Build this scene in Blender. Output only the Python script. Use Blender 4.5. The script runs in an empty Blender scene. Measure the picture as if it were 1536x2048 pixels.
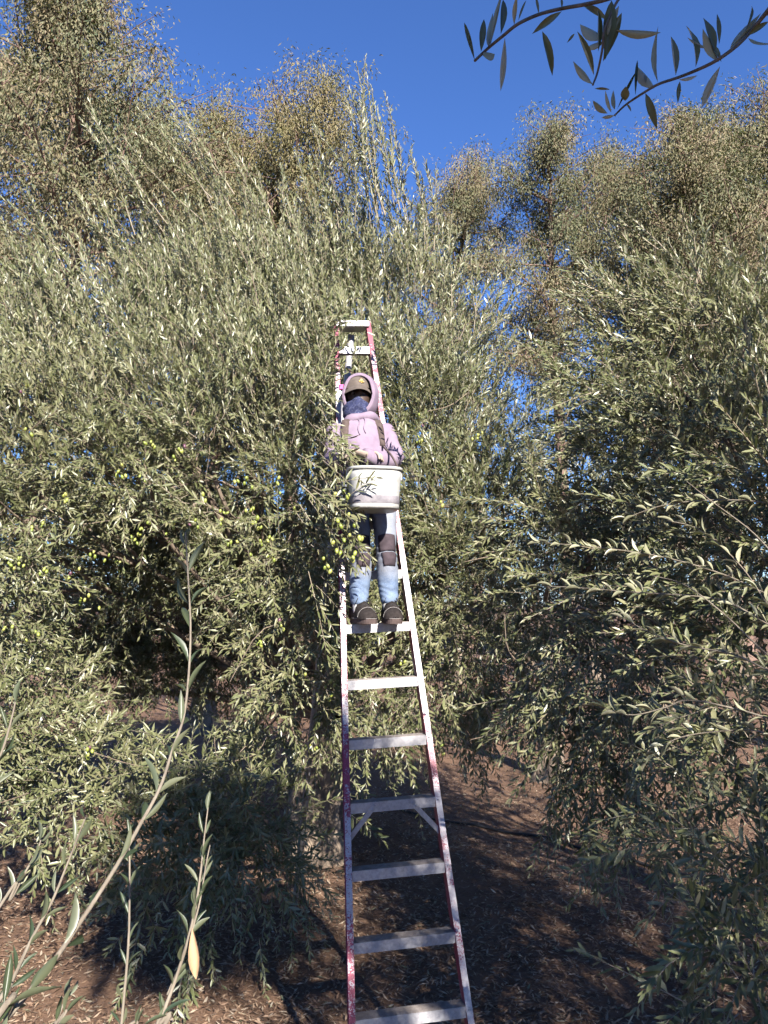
import bpy, bmesh, math, random
import numpy as np
from mathutils import Vector, Matrix
from mathutils.bvhtree import BVHTree

# ------------------------------------------------------------------ camera, sky, sun, exposure
SC = bpy.context.scene
COL = SC.collection
H = 2.4                      # camera height above the ground
PITCH = 0.1198
FPX = 1540.0                 # focal length in pixels of the 1536x2048 photograph
SUN_EL, SUN_AZ = 30.0, 20.0  # degrees; the sun stands behind the camera, AZ to the right

cam_d = bpy.data.cameras.new("camera")
cam = bpy.data.objects.new("camera", cam_d); COL.objects.link(cam)
cam.location = (0, 0, H)
cam.rotation_euler = (math.pi/2 + PITCH, 0, 0)
cam_d.sensor_fit = 'VERTICAL'
cam_d.sensor_height = 24.0
cam_d.lens = 24.0*FPX/2048.0
cam_d.clip_start = 0.05
cam_d.clip_end = 5000
SC.camera = cam

sun_dir = Vector((math.sin(math.radians(SUN_AZ))*math.cos(math.radians(SUN_EL)),
                  -math.cos(math.radians(SUN_AZ))*math.cos(math.radians(SUN_EL)),
                  math.sin(math.radians(SUN_EL))))      # towards the sun
W = bpy.data.worlds.new("World"); SC.world = W; W.use_nodes = True
nt = W.node_tree
sky = nt.nodes.new('ShaderNodeTexSky'); sky.sky_type = 'NISHITA'; sky.sun_disc = False
sky.sun_elevation = math.radians(SUN_EL)
sky.sun_rotation = math.atan2(sun_dir.x, sun_dir.y)
sky.air_density = 1.0; sky.dust_density = 0.0; sky.ozone_density = 6.0
bg = nt.nodes['Background']; bg.inputs['Strength'].default_value = 0.060
deep = nt.nodes.new('ShaderNodeMix'); deep.data_type = 'RGBA'; deep.blend_type = 'MULTIPLY'; deep.inputs[0].default_value = 1.0
deep.inputs[7].default_value = (0.66, 0.80, 1.10, 1)          # clear dry air: a deeper blue all over
nt.links.new(sky.outputs[0], deep.inputs[6]); nt.links.new(deep.outputs[2], bg.inputs[0])
sun_l = bpy.data.lights.new("sun", 'SUN'); sun_l.energy = 5.0; sun_l.angle = math.radians(0.53)
sun_l.color = (1.0, 0.94, 0.85)
sun = bpy.data.objects.new("sun", sun_l); COL.objects.link(sun)
sun.rotation_euler = sun_dir.to_track_quat('Z', 'Y').to_euler()
vs = SC.view_settings
vs.view_transform = 'Standard'; vs.look = 'None'; vs.gamma = 1.0; vs.use_curve_mapping = False
vs.exposure = 1.8
SC.cycles.max_bounces = 3; SC.cycles.diffuse_bounces = 1; SC.cycles.glossy_bounces = 1
SC.cycles.transmission_bounces = 1; SC.cycles.use_adaptive_sampling = True
SC.cycles.adaptive_threshold = 0.04

rng = np.random.default_rng(7)
random.seed(7)
PI = math.pi

# ------------------------------------------------------------------ measuring helpers
def P(px, py, Y):
    u = (px-768)/FPX; v = (1024-py)/FPX
    d = np.array([u, math.cos(PITCH)-v*math.sin(PITCH), math.sin(PITCH)+v*math.cos(PITCH)])
    return np.array([0, 0, H]) + d*(Y/d[1])

def gz(x, y):
    """height of the gently uneven orchard floor"""
    return 0.035*np.sin(x*1.3+0.4)*np.cos(y*0.9)+0.02*np.sin(x*3.1+y*2.3)+0.012*np.cos(x*5.7-y*4.9)

def G(px, py):
    u = (px-768)/FPX; v = (1024-py)/FPX
    d = np.array([u, math.cos(PITCH)-v*math.sin(PITCH), math.sin(PITCH)+v*math.cos(PITCH)])
    p = np.array([0, 0, H]) + d*(H/-d[2])
    p[2] = gz(p[0], p[1])
    return p

# ------------------------------------------------------------------ object helpers
def tag(o, label=None, cat=None, group=None, kind=None):
    if label: o['label'] = label
    if cat: o['category'] = cat
    if group: o['group'] = group
    if kind: o['kind'] = kind
    return o

def empty(name, loc=(0, 0, 0), **kw):
    o = bpy.data.objects.new(name, None); COL.objects.link(o); o.location = loc
    o.empty_display_size = 0.1
    return tag(o, **kw)

def link(name, me, mats, parent=None, smooth=False, **kw):
    o = bpy.data.objects.new(name, me); COL.objects.link(o)
    if mats is not None and len(me.materials) == 0:
        for m in (mats if isinstance(mats, (list, tuple)) else [mats]): me.materials.append(m)
    if smooth:
        me.polygons.foreach_set('use_smooth', np.ones(len(me.polygons), bool))
    if parent is not None:
        o.parent = parent
        o.matrix_parent_inverse = Matrix.Translation(-Vector(parent_world(parent)))
    return tag(o, **kw)

def parent_world(o):
    v = Vector((0, 0, 0))
    while o is not None:
        v = v + o.location; o = o.parent if o.parent and o.type == 'EMPTY' else None
    return v

def tri_mesh(name, V, T, mi=None):
    V = np.ascontiguousarray(V, np.float32); T = np.ascontiguousarray(T, np.int32)
    me = bpy.data.meshes.new(name)
    me.vertices.add(len(V)); me.vertices.foreach_set('co', V.ravel())
    me.loops.add(T.size); me.loops.foreach_set('vertex_index', T.ravel())
    me.polygons.add(len(T)); me.polygons.foreach_set('loop_start', np.arange(0, T.size, 3, dtype=np.int32))
    if mi is not None: me.polygons.foreach_set('material_index', np.ascontiguousarray(mi, np.int32))
    me.update(calc_edges=True)
    return me

class MB:
    """collects simple shapes into ONE mesh"""
    def __init__(s): s.v = []; s.f = []
    def add(s, V, F):
        o = len(s.v); s.v += [tuple(map(float, p)) for p in V]; s.f += [tuple(i+o for i in q) for q in F]; return s
    def box(s, c, h, R=None):
        R = np.eye(3) if R is None else np.array(R)
        V = [np.array(c)+R @ (np.array([x, y, z])*np.array(h)) for x in (-1, 1) for y in (-1, 1) for z in (-1, 1)]
        return s.add(V, [(0, 1, 3, 2), (4, 6, 7, 5), (0, 4, 5, 1), (2, 3, 7, 6), (0, 2, 6, 4), (1, 5, 7, 3)])
    def tube(s, pts, rad, n=8, cap=True):
        V, F = tube_np(pts, rad, n)
        F = [tuple(q) for q in F]
        k = len(pts)
        if cap:
            F.append(tuple(range(n-1, -1, -1))); F.append(tuple((k-1)*n+i for i in range(n)))
        return s.add(V, F)
    def mesh(s, name):
        me = bpy.data.meshes.new(name); me.from_pydata(s.v, [], s.f); me.update(); return me
    def build(s, name, mats, parent=None, smooth=False, bevel=0, **kw):
        me = s.mesh(name)
        if bevel:
            bm = bmesh.new(); bm.from_mesh(me)
            bmesh.ops.bevel(bm, geom=list(bm.edges), offset=bevel, segments=1, affect='EDGES')
            bm.to_mesh(me); bm.free()
        return link(name, me, mats, parent, smooth, **kw)

def frames(pts):
    pts = np.asarray(pts, float); t = np.gradient(pts, axis=0)
    t /= np.linalg.norm(t, axis=1)[:, None]+1e-12
    a = np.zeros_like(t); b = np.zeros_like(t)
    ref = np.array([0, 0, 1.0]) if abs(t[0, 2]) < 0.9 else np.array([0, 1.0, 0])
    x = np.cross(ref, t[0])
    for i in range(len(pts)):
        x = x - t[i]*np.dot(x, t[i]); x /= np.linalg.norm(x)+1e-12
        a[i] = x; b[i] = np.cross(t[i], x)
    return t, a, b

def tube_np(pts, rad, n=8):
    pts = np.asarray(pts, float); rad = np.broadcast_to(rad, len(pts)); t, a, b = frames(pts)
    th = np.arange(n)*2*PI/n
    V = (pts[:, None]+rad[:, None, None]*(a[:, None]*np.cos(th)[None, :, None]+b[:, None]*np.sin(th)[None, :, None])).reshape(-1, 3)
    i, j = np.meshgrid(np.arange(len(pts)-1), np.arange(n), indexing='ij')
    j2 = (j+1) % n
    F = np.stack([i*n+j, i*n+j2, (i+1)*n+j2, (i+1)*n+j], -1).reshape(-1, 4)
    return V, F

def spline(pts, n):
    """Catmull-Rom resampling of a polyline"""
    p = np.asarray(pts, float); k = len(p)
    q = np.vstack([2*p[0]-p[1], p, 2*p[-1]-p[-2]])
    t = np.linspace(0, k-1-1e-9, n); i = t.astype(int); f = (t-i)[:, None]
    a, b, c, d = q[i], q[i+1], q[i+2], q[i+3]
    return 0.5*((2*b)+(c-a)*f+(2*a-5*b+4*c-d)*f**2+(3*b-a-3*c+d)*f**3)

def nrm(v): return v/(np.linalg.norm(v, axis=-1, keepdims=True)+1e-9)

# ------------------------------------------------------------------ materials
def mat(name):
    m = bpy.data.materials.new(name); m.use_nodes = True
    return m, m.node_tree, m.node_tree.nodes['Principled BSDF'], m.node_tree.nodes['Material Output']

def ramp(nt, fac, stops):
    r = nt.nodes.new('ShaderNodeValToRGB')
    while len(r.color_ramp.elements) < len(stops): r.color_ramp.elements.new(0.5)
    for e, (p, c) in zip(r.color_ramp.elements, stops):
        e.position = p; e.color = (*c, 1) if len(c) == 3 else c
    nt.links.new(fac, r.inputs[0]); return r.outputs[0]

def noise(nt, scale, detail=4, rough=0.55, coord='Object', vec=None):
    n = nt.nodes.new('ShaderNodeTexNoise'); n.inputs['Scale'].default_value = scale
    n.inputs['Detail'].default_value = detail; n.inputs['Roughness'].default_value = rough
    if vec is None:
        tc = nt.nodes.new('ShaderNodeTexCoord'); vec = tc.outputs[coord]
    nt.links.new(vec, n.inputs['Vector']); return n.outputs['Fac']

def mixc(nt, fac, a, b, mode='MIX'):
    m = nt.nodes.new('ShaderNodeMix'); m.data_type = 'RGBA'; m.blend_type = mode
    if isinstance(fac, (int, float)): m.inputs[0].default_value = fac
    else: nt.links.new(fac, m.inputs[0])
    for k, s in ((6, a), (7, b)):
        if isinstance(s, tuple): m.inputs[k].default_value = (*s, 1) if len(s) == 3 else s
        else: nt.links.new(s, m.inputs[k])
    return m.outputs[2]

def bump(nt, bs, h, strength=0.4, dist=0.01):
    b = nt.nodes.new('ShaderNodeBump'); b.inputs['Strength'].default_value = strength; b.inputs['Distance'].default_value = dist
    nt.links.new(h, b.inputs['Height']); nt.links.new(b.outputs[0], bs.inputs['Normal'])

def leaf_mat(name, top, under, rough=0.42, trans=0.2, per_object=False, spec=0.5, tint=(0.16, 0.2, 0.04), bough=0.3, bscale=1.1):
    """leaf: darker glossy upper side, silvery lower side, a little light through the blade"""
    m, nt, bs, out = mat(name)
    g = nt.nodes.new('ShaderNodeNewGeometry')
    if per_object:
        oi = nt.nodes.new('ShaderNodeObjectInfo'); rnd = oi.outputs['Random']
    else:   # each leaf differs a little, whole boughs differ slowly
        ml = nt.nodes.new('ShaderNodeMath'); ml.operation = 'MULTIPLY'; nt.links.new(g.outputs['Random Per Island'], ml.inputs[0]); ml.inputs[1].default_value = 1-bough
        nb = nt.nodes.new('ShaderNodeMath'); nb.operation = 'MULTIPLY_ADD'; nt.links.new(ramp(nt, noise(nt, bscale, 3, .6), [(.32, (0, 0, 0)), (.68, (1, 1, 1))]), nb.inputs[0]); nb.inputs[1].default_value = bough; nt.links.new(ml.outputs[0], nb.inputs[2])
        rnd = nb.outputs[0]
    ct = ramp(nt, rnd, [(i/(len(top)-1), c) for i, c in enumerate(top)])
    cu = ramp(nt, rnd, [(i/(len(under)-1), c) for i, c in enumerate(under)])
    c = mixc(nt, g.outputs['Backfacing'], ct, cu)
    nt.links.new(c, bs.inputs['Base Color'])
    bs.inputs['Roughness'].default_value = rough; bs.inputs['Specular IOR Level'].default_value = spec
    tr = nt.nodes.new('ShaderNodeBsdfTranslucent'); tr.inputs[0].default_value = (*tint, 1)
    mx = nt.nodes.new('ShaderNodeMixShader'); mx.inputs[0].default_value = trans
    nt.links.new(bs.outputs[0], mx.inputs[1]); nt.links.new(tr.outputs[0], mx.inputs[2])
    nt.links.new(mx.outputs[0], out.inputs[0])
    return m

OL_TOP = [(0.050, 0.062, 0.022), (0.094, 0.103, 0.044), (0.134, 0.136, 0.066), (0.180, 0.168, 0.092)]
OL_UND = [(0.20, 0.205, 0.128), (0.27, 0.265, 0.175), (0.32, 0.305, 0.205)]
M_leaf = leaf_mat('olive_leaf', OL_TOP, OL_UND, 0.40, 0.08)
M_leafbig = leaf_mat('olive_leaf_near', OL_TOP, OL_UND, 0.38, 0.08, per_object=True)
M_leafyoung = leaf_mat('olive_leaf_young', [(0.026, 0.042, 0.022), (0.038, 0.054, 0.028), (0.05, 0.062, 0.032)], [(0.075, 0.09, 0.052), (0.11, 0.115, 0.07)], 0.42, 0.2, per_object=True)
M_euc = leaf_mat('eucalyptus_leaf', [(0.060, 0.085, 0.052), (0.098, 0.118, 0.066), (0.150, 0.145, 0.078), (0.200, 0.160, 0.092), (0.225, 0.160, 0.118)],
                 [(0.09, 0.10, 0.062), (0.145, 0.132, 0.078), (0.20, 0.15, 0.10)], 0.65, 0.15, spec=0.2, bough=0.6, bscale=0.45)
M_euc2 = leaf_mat('eucalyptus_leaf_golden', [(0.090, 0.098, 0.042), (0.145, 0.132, 0.056), (0.185, 0.150, 0.072), (0.20, 0.142, 0.095)],
                  [(0.11, 0.11, 0.055), (0.16, 0.14, 0.075), (0.20, 0.158, 0.10)], 0.65, 0.15, spec=0.2, bough=0.6, bscale=0.45)

def bark(name, a, b, c, scale=14, bs_=0.7):
    m, nt, bs, out = mat(name)
    tc = nt.nodes.new('ShaderNodeTexCoord'); mp = nt.nodes.new('ShaderNodeMapping'); mp.inputs['Scale'].default_value = (1, 1, 0.3)
    nt.links.new(tc.outputs['Object'], mp.inputs[0])
    n = noise(nt, scale, 6, 0.65, vec=mp.outputs[0])
    nt.links.new(ramp(nt, n, [(0.3, a), (0.5, b), (0.72, c)]), bs.inputs['Base Color'])
    bs.inputs['Roughness'].default_value = 0.9
    bump(nt, bs, n, bs_, 0.03)
    return m
M_bark = bark('olive_bark', (0.05, 0.037, 0.027), (0.14, 0.105, 0.076), (0.24, 0.185, 0.135))
M_twig = bark('olive_twig', (0.16, 0.13, 0.09), (0.23, 0.19, 0.14), (0.30, 0.26, 0.20), 40, 0.3)
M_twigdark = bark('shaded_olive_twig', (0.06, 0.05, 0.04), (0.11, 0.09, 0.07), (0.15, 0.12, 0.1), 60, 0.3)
M_twigyoung = bark('young_olive_twig', (0.10, 0.08, 0.06), (0.15, 0.125, 0.095), (0.20, 0.17, 0.13), 50, 0.3)
M_eucbark = bark('eucalyptus_bark', (0.07, 0.045, 0.035), (0.14, 0.085, 0.065), (0.22, 0.15, 0.12), 3)

def ground_mat():
    m, nt, bs, out = mat('dry_leaf_soil')
    n1 = noise(nt, 0.7, 5); n2 = noise(nt, 38, 6, 0.7); n3 = noise(nt, 6, 5, 0.6)
    c = ramp(nt, n2, [(0.3, (0.05, 0.03, 0.02)), (0.5, (0.13, 0.08, 0.052)), (0.68, (0.22, 0.145, 0.10))])
    c2 = ramp(nt, n3, [(0.35, (0.08, 0.048, 0.032)), (0.65, (0.19, 0.12, 0.082))])
    c = mixc(nt, 0.5, c, c2)
    nt.links.new(mixc(nt, n1, c, (0.15, 0.09, 0.06)), bs.inputs['Base Color'])
    bs.inputs['Roughness'].default_value = 0.95; bs.inputs['Specular IOR Level'].default_value = 0.15
    bump(nt, bs, n2, 0.9, 0.02)
    return m
M_ground = ground_mat()
def litter_mat():
    m, nt, bs, out = mat('fallen_leaves')
    g = nt.nodes.new('ShaderNodeNewGeometry')
    c = ramp(nt, g.outputs['Random Per Island'], [(0, (0.06, 0.036, 0.024)), (0.3, (0.125, 0.074, 0.048)), (0.6, (0.20, 0.13, 0.085)), (0.82, (0.26, 0.185, 0.125)), (0.93, (0.30, 0.25, 0.19)), (1, (0.10, 0.105, 0.055))])
    nt.links.new(c, bs.inputs['Base Color']); bs.inputs['Roughness'].default_value = 0.65
    bs.inputs['Specular IOR Level'].default_value = 0.35
    return m
M_litter = litter_mat()

def plain(name, col, rough=0.6, spec=0.5, metal=0, nscale=None, var=0.25, bmp=0, bdist=0.002):
    m, nt, bs, out = mat(name)
    bs.inputs['Roughness'].default_value = rough; bs.inputs['Specular IOR Level'].default_value = spec; bs.inputs['Metallic'].default_value = metal
    if nscale:
        n = noise(nt, nscale, 5, 0.6)
        a = tuple(c*(1-var) for c in col); b = tuple(min(1, c*(1+var)) for c in col)
        nt.links.new(ramp(nt, n, [(0.3, a), (0.7, b)]), bs.inputs['Base Color'])
        if bmp: bump(nt, bs, n, bmp, bdist)
    else: bs.inputs['Base Color'].default_value = (*col, 1)
    return m

# ------------------------------------------------------------------ ground
def make_ground():
    def ax(a, b, n, far):
        g = np.linspace(a, b, n)
        k = np.array([1, 2.5, 6, 15, 40, 120, 400, 1500.0])
        return np.concatenate([a-k[::-1]*far, g, b+k*far])
    xs = ax(-9, 9, 121, 1.0); ys = ax(-8, 20, 181, 1.0)
    X, Y = np.meshgrid(xs, ys, indexing='ij')
    near = (np.abs(X) < 9.01) & (Y > -8.01) & (Y < 20.01)
    Z = np.where(near, gz(X, Y), 0.0)
    V = np.stack([X, Y, Z], -1).reshape(-1, 3)
    ny = len(ys)
    i, j = np.meshgrid(np.arange(len(xs)-1), np.arange(ny-1), indexing='ij')
    a = (i*ny+j).ravel(); b = ((i+1)*ny+j).ravel(); c = ((i+1)*ny+j+1).ravel(); d = (i*ny+j+1).ravel()
    me = tri_mesh('ground', V, np.concatenate([np.stack([a, b, c], 1), np.stack([a, c, d], 1)]))
    link('ground', me, M_ground, smooth=True, kind='structure')
make_ground()

# ------------------------------------------------------------------ leaf and shoot generator
def leaf_tris(base, d, n, L, w, four, curl):
    """folded pointed blades; returns V, T. base,d,n: Nx3 (n = upper side normal)"""
    N = len(base); s = np.cross(d, n)                       # right side
    L = L[:, None]; w = w[:, None]/2
    if not four:
        mid = base+d*L*0.45+n*(0.10*w)
        V = np.stack([base, mid+s*w, base+d*L-n*L*curl[:, None]*0.12, mid-s*w], 1).reshape(-1, 3)
        o = (np.arange(N)*4)[:, None]
        T = np.concatenate([o+np.array([[0, 1, 2]]), o+np.array([[0, 2, 3]])])
        return V, T
    m1 = base+d*L*0.30; m2 = base+d*L*0.68-n*L*curl[:, None]*0.04
    V = np.stack([base, m1+s*w*0.92+n*w*0.25, m2+s*w*0.86+n*w*0.25, base+d*L-n*L*curl[:, None]*0.14, m2-s*w*0.86+n*w*0.25, m1-s*w*0.92+n*w*0.25], 1).reshape(-1, 3)
    o = (np.arange(N)*6)[:, None]
    T = np.concatenate([o+np.array([[0, 1, 2]]), o+np.array([[0, 2, 3]]), o+np.array([[0, 3, 4]]), o+np.array([[0, 4, 5]])])
    return V, T

class Crown:
    def __init__(s, seed): s.r = np.random.default_rng(seed); s.V = []; s.T = []; s.M = []; s.n = 0; s.nl = 0
    def push(s, V, T, m):
        s.V.append(V); s.T.append(T+s.n); s.M.append(np.full(len(T), m)); s.n += len(V)
    def shoots(s, root, d, L, bend, leafL=0.062, ratio=0.21, gap=0.024, four=False, bare=0.12, twig=0.0020, spread=(28, 58), up=0.35, keep=1.0):
        r = s.r; N = len(root)
        if N == 0: return
        d = nrm(d); L = np.broadcast_to(L, N).astype(float)
        # stems
        ts = np.linspace(0, 1, 4)
        pts = root[:, None]+d[:, None]*(L[:, None]*ts)[..., None]+bend[:, None]*(L[:, None]*ts**2)[..., None]
        tan = nrm(np.gradient(pts, axis=1))
        ref = nrm(np.cross(d, r.normal(size=(N, 3))))
        a = nrm(np.cross(tan, ref[:, None])); b = np.cross(tan, a)
        rad = (twig*np.linspace(1.3, 0.45, 4))[None, :, None]*np.clip(L/0.4, 0.7, 1.6)[:, None, None]
        ring = np.stack([pts+rad*(a*math.cos(k*2*PI/3)+b*math.sin(k*2*PI/3)) for k in range(3)], 2)   # N,4,3,3
        V = ring.reshape(-1, 3); o = (np.arange(N)*12)[:, None]
        q = []
        for i in range(3):
            for k in range(3):
                k2 = (k+1) % 3
                q += [[i*3+k, i*3+k2, i*3+3+k2], [i*3+k, i*3+3+k2, i*3+3+k]]
        T = (o[:, None]+np.array(q)[None]).reshape(-1, 3)
        s.push(V, T, 1)
        # leaves: opposite pairs, each pair turned 90 degrees
        nn = np.maximum(3, (L*(1-bare)/gap).astype(int))
        sid = np.repeat(np.arange(N), nn); k = np.arange(len(sid))-np.repeat(np.cumsum(nn)-nn, nn)
        t = bare+(1-bare)*(k+0.5)/nn[sid]
        az0 = r.uniform(0, 2*PI, N)[sid]+(k % 2)*PI/2+r.normal(0, 0.35, len(sid))
        sid = np.repeat(sid, 2); t = np.repeat(t, 2); az = np.repeat(az0, 2)+np.tile([0, PI], len(az0))
        if keep < 1:
            kp = r.random(len(sid)) < keep; sid, t, az = sid[kp], t[kp], az[kp]
        M = len(sid); Ls = L[sid][:, None]; tt = t[:, None]
        pos = root[sid]+d[sid]*Ls*tt+bend[sid]*Ls*tt**2
        tg = nrm(d[sid]+2*bend[sid]*tt)
        x = nrm(np.cross(tg, ref[sid])); y = np.cross(tg, x)
        radial = x*np.cos(az)[:, None]+y*np.sin(az)[:, None]
        ph = np.radians(r.uniform(spread[0], spread[1], M))*(1-0.45*np.clip((t-0.75)/0.25, 0, 1))
        ld = nrm(tg*np.cos(ph)[:, None]+radial*np.sin(ph)[:, None]+r.normal(0, 0.1, (M, 3)))
        n = tg*0.55+np.array([0, 0, up])+np.array(sun_dir)*0.7+r.normal(0, 0.38, (M, 3))
        n = nrm(n-ld*np.sum(n*ld, 1, keepdims=True))
        ll = leafL*r.uniform(0.52, 1.22, M)*(1-0.4*np.clip((t-0.8)/0.2, 0, 1))
        ww = ll*ratio*r.uniform(0.8, 1.15, M)
        V, T = leaf_tris(pos, ld, n, ll, ww, four, r.uniform(-0.6, 1.4, M))
        s.push(V, T, 0); s.nl += M
    def mesh(s, name): return tri_mesh(name, np.concatenate(s.V), np.concatenate(s.T), np.concatenate(s.M))

def clump_noise(p, sc=1.0):
    x, y, z = (p*sc).T
    return (np.sin(2.1*x+1.3*y)+np.sin(1.9*y-2.3*z+1.1)+np.sin(2.6*z+1.7*x+2.0)+0.7*np.sin(4.3*x-3.9*z)+0.7*np.sin(4.7*y+4.1*z+0.5))/4.4

def sample_lobe(r, c, rad, n, face=None, fb=0.75, lo=0.45, hi=0.95):
    d = nrm(r.normal(size=(n, 3)))
    if face is not None:
        away = (d @ face < -0.15) & (r.random(n) < fb)
        d[away] = d[away]-2*np.outer(d[away] @ face, face)
    rad = np.asarray(rad, float)*np.ones(3)
    rho = r.uniform(lo, hi, n)[:, None]
    return c+d*rad*rho, d

FACE = nrm(np.array([0.2, -0.85, 0.5]))
UP = np.array([0, 0, 1.0])

def limb_tubes(paths, n=6):
    Vs = []; Ts = []; o = 0
    for pts, r0, r1 in paths:
        rr = np.linspace(r0, r1, len(pts))
        V, F = tube_np(pts, rr, n)
        Vs.append(V); Ts.append(np.concatenate([F[:, [0, 1, 2]], F[:, [0, 2, 3]]])+o); o += len(V)
    return np.concatenate(Vs), np.concatenate(Ts)

def trunk_mesh(base, top, r0, r1, seed=1, n=20, k=14, flare=1.5):
    r = np.random.default_rng(seed)
    t = np.linspace(0, 1, k); pts = np.array(base)[None]*(1-t)[:, None]+np.array(top)[None]*t[:, None]
    pts[:, 0] += 0.06*np.sin(t*5+seed); pts[:, 1] += 0.05*np.sin(t*4+2*seed)
    rad = r0+(r1-r0)*t+r0*(flare-1)*np.exp(-t*9)
    th = np.arange(n)*2*PI/n
    V = np.zeros((k, n, 3))
    for i in range(k):
        f = 1+0.16*np.sin(3*th+2.4*t[i]+seed)+0.10*np.sin(5*th-3*t[i]*2+1)+0.05*r.normal(size=n)
        V[i] = pts[i]+np.stack([np.cos(th)*rad[i]*f, np.sin(th)*rad[i]*f, 0.02*r.normal(size=n)], 1)
    V = V.reshape(-1, 3)
    i, j = np.meshgrid(np.arange(k-1), np.arange(n), indexing='ij'); j2 = (j+1) % n
    F = np.stack([i*n+j, i*n+j2, (i+1)*n+j2, (i+1)*n+j], -1).reshape(-1, 4)
    return V, np.concatenate([F[:, [0, 1, 2]], F[:, [0, 2, 3]]])

def make_limbs(r, trunk_top, centres, radii, r0_=0.07, sub=7):
    paths = []
    for c, rad in zip(centres, radii):
        r0 = r0_*min(1.0, float(np.mean(rad)))
        c = np.array(c); m = (np.array(trunk_top)+c)/2+r.normal(0, 0.18, 3)+np.array([0, 0, 0.15])
        pts = spline([trunk_top, m, c], 9); paths.append((pts, r0, min(0.02, r0*.4)))
        for _ in range(sub):
            d = nrm(r.normal(size=3)+np.array([0, -0.2, 0.35])); e = c+d*np.mean(rad)*0.9
            st = pts[r.integers(4, 9)]
            paths.append((spline([st, (st+e)/2+r.normal(0, 0.1, 3), e], 6), 0.016, 0.004))
    return paths

def olive_crown(cr, lobes, dens, leafL=0.062, four_near=None, ratio=0.21, hole=-0.42, keep=1.0, gap=0.024):
    """lobes: (centre, radii, style, weight)"""
    r = cr.r
    for c, rad, style, wt in lobes:
        rm = float(np.mean(np.asarray(rad)*np.ones(3)))
        n = int(dens*rm*rm*wt)
        root, d = sample_lobe(r, np.array(c), rad, n, FACE)
        cn = .65*clump_noise(root, 1.15)+.55*clump_noise(root+7.3, 2.9)
        ok = cn > hole
        root, d = root[ok], d[ok]; n = len(root); nz = r.normal(size=(n, 3))
        if style == 'up':
            dirn = nrm(0.45*d+0.95*UP+np.array([-0.30, -0.05, 0])+0.15*nz); L = r.uniform(0.24, 0.60, n); bend = 0.12*UP-0.08*dirn+0.08*nz
        elif style == 'mid':
            dirn = nrm(0.62*d+0.72*UP+np.array([-0.25, -0.15, 0])+0.24*nz); L = r.uniform(0.20, 0.46, n); bend = -0.10*UP+0.15*nz
        elif style == 'low':
            dirn = nrm(0.85*d+0.05*UP+0.40*nz); L = r.uniform(0.18, 0.40, n); bend = -0.25*UP+0.15*nz
        elif style == 'side':
            dirn = nrm(0.55*d+np.array([-0.75, -0.35, 0.25])+0.28*nz); L = r.uniform(0.25, 0.6, n); bend = -0.18*UP+0.12*nz
        else:  # hang
            dirn = nrm(0.45*d-0.8*UP+0.28*nz); L = r.uniform(0.25, 0.6, n); bend = -0.12*UP+0.08*nz
        near = root[:, 1] < four_near if four_near is not None else np.zeros(n, bool)
        for m, f in ((near, True), (~near, False)):
            cr.shoots(root[m], dirn[m], L[m], bend[m], leafL, ratio, gap, four=f, keep=keep, up=0.6 if style in ('low', 'hang') else 0.3, spread=(28, 58) if style in ('low', 'hang') else (18, 46))

def lb(px, py, Y, r, style='mid', wt=1.0, sq=(1, 1, 1)):
    return (P(px, py, Y), np.array([r, r, r])*np.array(sq), style, wt)

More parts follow.
